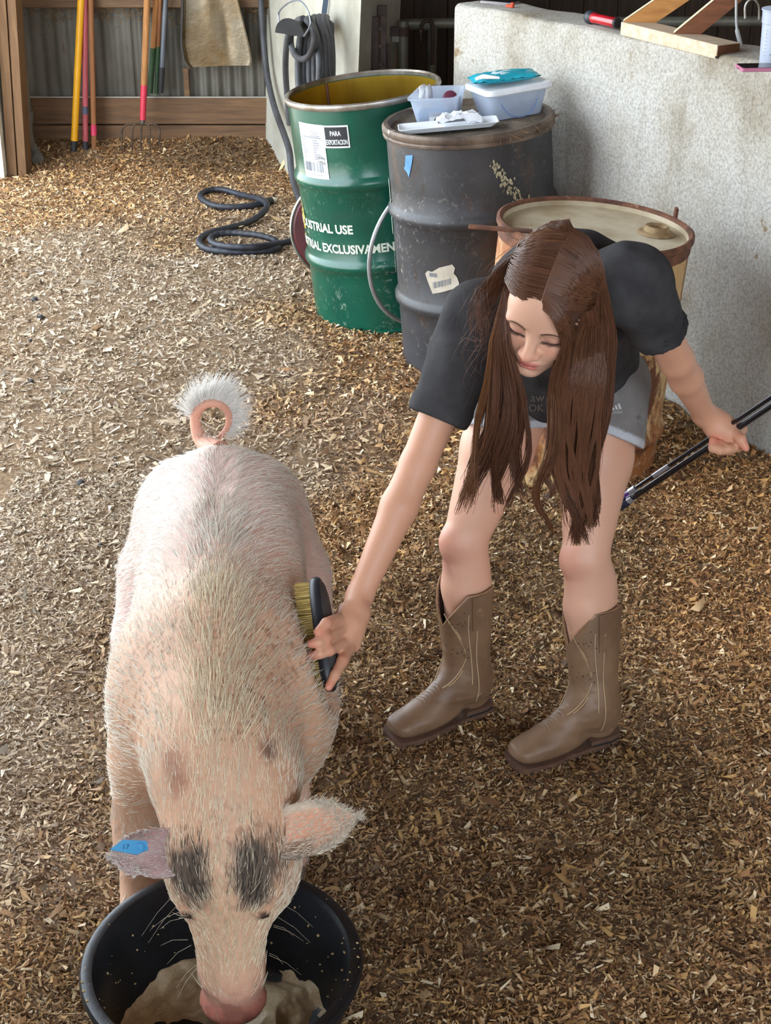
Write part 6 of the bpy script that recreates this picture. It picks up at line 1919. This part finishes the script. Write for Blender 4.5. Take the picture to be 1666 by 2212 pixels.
for side, rows, cls, phs, cnt in ((1, rowsL, clL, phL, 1900), (-1, rowsR, clR, phR, 2700)):
    for q in range(cnt):
        u = rng.random()
        ph0 = math.radians(20 + 5 * rng.random() + 101 * u ** 1.1)
        w = np.clip((u if side > 0 else u) + rng.normal(0, .10), 0, 1)
        lift = rng.uniform(-.002, .005)
        swing = math.radians(14) * (1 - u)
        pts = [SK(ph0, side * .008, lift * .5)] + [SK(ph0 - swing * t * .6 + (0 if u < .6 else -.25 * t), side * (.008 + t * (1.12 if side > 0 else 1.22)), lift + .003 * t) for t in (.2, .4, .6, .8, 1.0)]
        ci = int(np.argmin(np.abs(cls - w))); end = rows[-1][0] - abs(rng.normal(0, 72)) - 20 * (ci % 4)
        dep = 2.505 + .030 * rng.random() + (.02 * w if side < 0 else .012 * w)
        rp = [r for r in np.arange(715 + 10 * (1 - w), end, 48)] + [end]
        wob = rng.normal(0, 3)
        for py in rp:
            t = (py - 700) / (rows[-1][0] - 700)
            ww = w + (cls[ci] - w) * .40 * min(1, max(0, t * 1.5 - .25))
            amp = 27 * max(0, t - .22) ** 1.1
            px = rowpos(rows, py, ww) + amp * math.sin(py / 40 + phs[ci] + 1.2 * (w - cls[ci]) * 8) + wob * t * 1.6
            pts.append(A3(px, py, dep + .012 * math.sin(py / 50 + phs[ci] + 1.5) * t))
        c = catmull(pts, 3)
        paths.append(resample([tuple(p) for p in c], M_)); gold = (max(0, w - .72) * 2.4 if side > 0 else max(0, .25 - abs(w - .35)) * 1.0) * rng.random() + .10 * rng.random()
        hcol.append(haircol(w, min(.9, gold))); hrad.append(rng.uniform(.0006, .0011))
# front strands swept across the forehead on her left side
def lane(l, py):
    pi_ = float(np.interp(py, [652, 690, 725, 752], [1178, 1193, 1209, 1213])); px = pi_ + (1318 - pi_) * l
    h_ = cast(headw, None, px, py, 2.3, 2.75, 0)
    return A3(px, py, min((h_.y if h_.y > 2.32 else 9) - .0085, 2.530) - .0025 - .004 * rng.random())
for q in range(760):
    u = .85 * rng.random() ** 1.15; ph0 = math.radians(20 + 62 * u); w = np.clip(u + rng.normal(0, .04), 0, 1)
    pts = [SK(ph0, -.015, .002), SK(ph0 - .03, -.12 - .05 * u, .004)]
    if u > .3: pts += [SK(ph0 - .06 * u, -.38, .005), SK(ph0 - .16 * u, -.38 - .42 * u, .006)]
    pts += [lane(u, y_) for y_ in ((684, 716, 750) if u < .3 else (722, 752))]
    yl = float(pts[-1][1])
    ci = int(np.argmin(np.abs(clR - w))); end = 1110 - abs(rng.normal(0, 85)) + 60 * w; wob = rng.normal(0, 3)
    for py in list(np.arange(792 + 12 * rng.random(), end, 46)) + [end]:
        t = (py - 700) / 480; ww = w + (clR[ci] - w) * .40 * min(1, max(0, t * 1.5 - .25))
        pts.append(A3(rowpos(rowsR, py, ww) + 24 * max(0, t - .22) ** 1.1 * math.sin(py / 44 + phR[ci]) + wob * t, py, yl + (2.50 - yl) * min(1, t * 3.5)))
    paths.append(resample([tuple(p) for p in catmull(pts, 3)], M_)); hcol.append(haircol(w, .18 * rng.random())); hrad.append(rng.uniform(.0008, .0012))
# loose curl between the curtains
lk = [(1196, 860, 2.50), (1196, 930, 2.495), (1186, 990, 2.49), (1166, 1035, 2.49), (1158, 1068, 2.49), (1166, 1100, 2.49), (1186, 1130, 2.495), (1196, 1158, 2.50)]
lk2 = [(1204, 860, 2.50), (1206, 940, 2.495), (1192, 1000, 2.49), (1180, 1034, 2.49), (1196, 1056, 2.48), (1192, 1068, 2.485), (1170, 1080, 2.49)]
for g_, cnt in ((lk, 130), (lk2, 60)):
    for q in range(cnt):
        o1 = rng.normal(0, 5, 2); sh = rng.uniform(.85, 1)
        pts = [A3(x + o1[0] * (1 - .55 * i / 7), y + o1[1] * (1 - .6 * i / 7), d + rng.normal(0, .002)) for i, (x, y, d) in enumerate(g_)]
        c = catmull(pts, 4); c = c[:int(len(c) * sh)]
        paths.append(resample([tuple(p) for p in c], M_)); hcol.append(haircol(0, .35 * rng.random())); hrad.append(rng.uniform(.0007, .0011))
# back hair: waves over the shoulder and a loose loop at the crown
for q in range(300):
    ph0 = math.radians(rng.uniform(105, 168)); s1 = rng.uniform(.25, 1.0); o1 = rng.normal(0, 1, 3)
    pts = [SK(ph0, .03, .0), SK(ph0, .4 * s1, .003), SK(ph0 + .1, .8 * s1, .006), A3(1088 + 9 * o1[0], 588 + 12 * o1[1], 2.60), A3(1068 + 10 * o1[0], 615 + 12 * o1[1], 2.59), A3(1050 + 11 * o1[0], 642 + 14 * o1[1], 2.575), A3(1038 + 12 * o1[2], 672 + 18 * o1[1], 2.56), A3(1042 + 12 * o1[2], 712 + 24 * abs(o1[1]), 2.55)]
    if q % 25 == 0: pts += [A3(1006 + 14 * o1[2], 700 + 30 * abs(o1[1]), 2.58), A3(985 + 16 * o1[2], 760 + 40 * abs(o1[1]), 2.57)]
    c = catmull(pts, 4); c = c[:int(len(c) * rng.uniform(.72, 1))]; paths.append(resample([tuple(p) for p in c], M_)); hcol.append(haircol(0, .25 * rng.random())); hrad.append(rng.uniform(.0005, .0008))
for q in range(50):
    o1 = rng.normal(0, 1.6, 2)
    pts = [A3(x + o1[0], y + o1[1], 2.60) for x, y in ((1192, 505), (1198, 488), (1214, 479), (1230, 484), (1240, 500), (1238, 515))]
    paths.append(resample([tuple(p) for p in catmull(pts, 4)], M_)); hcol.append(haircol(0, .2 * rng.random())); hrad.append(rng.uniform(.0006, .0009))
# flyaways
for q in range(26):
    x0 = rng.uniform(1000, 1070); y0 = rng.uniform(560, 800); l_ = rng.uniform(40, 130)
    pts = [A3(x0 + 40, y0 - 25, 2.56), A3(x0 + 8, y0, 2.54), A3(x0 - rng.uniform(0, 25), y0 + l_ * .6, 2.53), A3(x0 - rng.uniform(-10, 35), y0 + l_, 2.52)]
    paths.append(resample([tuple(p) for p in catmull(pts, 4)], M_)); hcol.append(haircol(0, .5 * rng.random())); hrad.append(.00025)
v, f, si = strands(np.array(paths), np.array(hrad))
hc_ = np.array(hcol)[si]
hairV, hairF, hairC = [v], [f], [hc_]
off_ = len(v)
def add_hair(v, f, c):
    global off_
    hairV.append(np.asarray(v, float)); hairF.append(np.asarray(f) + off_); hairC.append(np.tile(np.array(c), (len(v), 1))); off_ += len(v)
# solid cap and curtains under the strands
nph, nth = 40, 36
def cap0(th):
    return 26 - 34 * float(sstep(-.38, -.95, th)) - 20 * float(sstep(.55, 1.1, th))
cv = []
for i in range(nph + 1):
    for j in range(nth + 1):
        th = math.radians(-80 + 156 * j / nth); a0 = cap0(th); cv.append(SK(math.radians(a0 + (173 - a0) * i / nph), th, -.0035))
cf = [(i * (nth + 1) + j, (i + 1) * (nth + 1) + j, (i + 1) * (nth + 1) + j + 1, i * (nth + 1) + j + 1) for i in range(nph) for j in range(nth)]
add_hair(cv, cf, np.array(S(70, 44, 34)))
for rows, ext_ in ((rowsL, .0), (rowsR, .0)):
    ring = []; pys = np.linspace(690, rows[-1][0] - 150, 16)
    for i, py in enumerate(pys):
        t = i / 15; a, b = rowpos(rows, py, .10 + .36 * t ** 2), rowpos(rows, py, .90 - .36 * t ** 2)
        c0, c1 = A3(a, py, 2.528), A3(b, py, 2.538); c = (c0 + c1) / 2; hx = (c1 - c0) / 2; th_ = .013 * (1 - .75 * t)
        ring.append([c + hx * math.cos(q) + np.array([0, th_, 0]) * math.sin(q) for q in np.linspace(0, 2 * math.pi, 15)[:-1]])
    n_r = 14; vs = np.array([p for r in ring for p in r]); fs = [(i * n_r + k, i * n_r + (k + 1) % n_r, (i + 1) * n_r + (k + 1) % n_r, (i + 1) * n_r + k) for i in range(15) for k in range(n_r)]
    add_hair(vs, np.array(fs), np.array(S(60, 38, 30)))
gxs, gys = 16, 10; pv_ = []
for j in range(gys + 1):
    py = 672 + 80 * j / gys; pi_ = float(np.interp(py, [652, 690, 725, 752], [1178, 1193, 1209, 1213]))
    for i in range(gxs + 1):
        px = pi_ + (1318 - pi_) * i / gxs; h_ = cast(headw, None, px, py, 2.3, 2.75, 0)
        pv_.append(A3(px, py, min((h_.y if h_.y > 2.32 else 9) - .006, 2.533)))
add_hair(pv_, np.array([(j * (gxs + 1) + i, j * (gxs + 1) + i + 1, (j + 1) * (gxs + 1) + i + 1, (j + 1) * (gxs + 1) + i) for j in range(gys) for i in range(gxs)]), np.array(S(78, 49, 37)))
pl_ = [tuple(SK(math.radians(a_), .0, -.0002)) for a_ in np.linspace(20, 96, 24)]
v_, f_, _ = strands(np.array([pl_]), .0022, 6); add_hair(v_, f_, np.array(S(176, 126, 104)))
me = np_mesh('hair', np.concatenate(hairV), np.concatenate(hairF), True); vcol(me, np.concatenate(hairC))
M_hair = attr_mat('brown_hair', rough=.42, spec=.45)
ho = keep(link('hair', me, M_hair), girl); ho['label'] = 'long brown hair parted in the middle'

# ------------------------------------------------------------------ brush and sticks
BC = np.array([-.112, 2.375, .592]); AB = nrm((-.03, .16, .135)); NB = nrm(np.array([1, 0, .25]) - np.dot([1, 0, .25], AB) * AB); WB = np.cross(AB, NB)
def BW(w, a, n): return Vector(BC + WB * w + AB * a + NB * n)
br = empty('grooming_brush', BC, 'black oval grooming brush pressed against the pig in her hand', 'brush')
def oval(L, Wd, n_, k=40): return [BW(Wd * math.copysign(abs(math.cos(t)) ** .85, math.cos(t)), L * math.sin(t), n_) for t in np.linspace(0, 2 * math.pi, k + 1)[:-1]]
M_bback = mat('black_brush_back', S(40, 42, 50), S(28, 29, 34), scale=10, rough=.4)
mb = MB(); mb.loft([oval(.104, .033, -.012), oval(.109, .036, -.008), oval(.110, .037, .002), oval(.106, .034, .008)]); mb.build('back_rim', M_bback, br, True, world=True)
mb = MB(); mb.loft([oval(.104, .032, .007), oval(.095, .028, .013), oval(.075, .021, .017), oval(.04, .01, .019)]); mb.build('back_pad', mat('grey_brush_pad', S(72, 66, 64), S(56, 50, 48), scale=12, rough=.7), br, True, world=True)
k = 2600
aa = rng.uniform(-.1, .1, k); ww = rng.uniform(-1, 1, k) * .032 * np.sqrt(np.clip(1 - (aa / .102) ** 2, 0, 1))
p0 = np.array([tuple(BW(w_, a_, -.010)) for w_, a_ in zip(ww, aa)]); dd = -NB + rng.normal(0, .06, (k, 3)) + WB * (ww / .032)[:, None] * .12 + AB * (aa / .1)[:, None] * .1
p1 = p0 + dd * (.030 * rng.uniform(.9, 1.05, k))[:, None]
v, f, si = strands(np.stack([p0, (p0 + p1) / 2, p1], 1), .0008)
cc = np.array(S(206, 178, 108)) * rng.uniform(.7, 1.15, k)[:, None]
me = np_mesh('bristles', v, f, True); vcol(me, cc[si])
b_ = keep(link('bristles', me, M_bris), br); b_['kind'] = 'stuff'

def stick_line(px0, py0, y0, px1, py1, y1): return at(px0, py0, y=y0), at(px1, py1, y=y1)
a, b = stick_line(1232, 1164, 3.17, 1560, 947, 2.945); dv = (b - a).normalized(); e = b + dv * .62
M_cane = mat('black_shaft', S(26, 28, 36), S(18, 19, 24), rough=.3, coat=.4); M_silver = mat('silver_band', S(196, 204, 220), rough=.3, metal=.7); M_purple = mat('purple_shaft', S(112, 70, 150), S(90, 54, 130), rough=.35, coat=.3)
s1 = empty('show_stick', a, 'black show stick with thick grip held behind her leg', 'stick')
mb = MB(); mb.tube([a, a + dv * .02, a + dv * .20, a + dv * .212], [.010, .0125, .0118, .008], 14); mb.build('grip', mat('blue_black_grip', S(36, 46, 66), S(24, 28, 40), scale=30, rough=.45, bmp=.3, bscale=80), s1, True, world=True)
mb = MB(); mb.tube([a + dv * .2, a + dv * .45, e], [.0075, .007, .005], 12); mb.build('shaft', M_cane, s1, True, world=True)
mb = MB(); mb.tube([a + dv * .206, a + dv * .222], .0092, 14); mb.build('band', M_silver, s1, True, world=True)
up = Vector((0, -.35, .94)); up = (up - dv * up.dot(dv)).normalized()
o0 = up * .0165
s2 = empty('show_whip', a + o0, 'thin purple shafted whip held alongside the black stick', 'whip')
a2 = a + o0 + dv * .075
for (nm, m_, f0, f1, r) in (('butt', M_silver, .0, .018, .0072), ('grip', M_purple, .018, .155, .0058), ('ferrule', M_silver, .155, .175, .0072), ('shaft', M_cane, .175, .60, .0046), ('band', M_silver, .235, .285, .0053)):
    mb = MB(); mb.tube([a2 + dv * f0, a2 + dv * f1], r, 12); mb.build(nm, m_, s2, True, world=True)
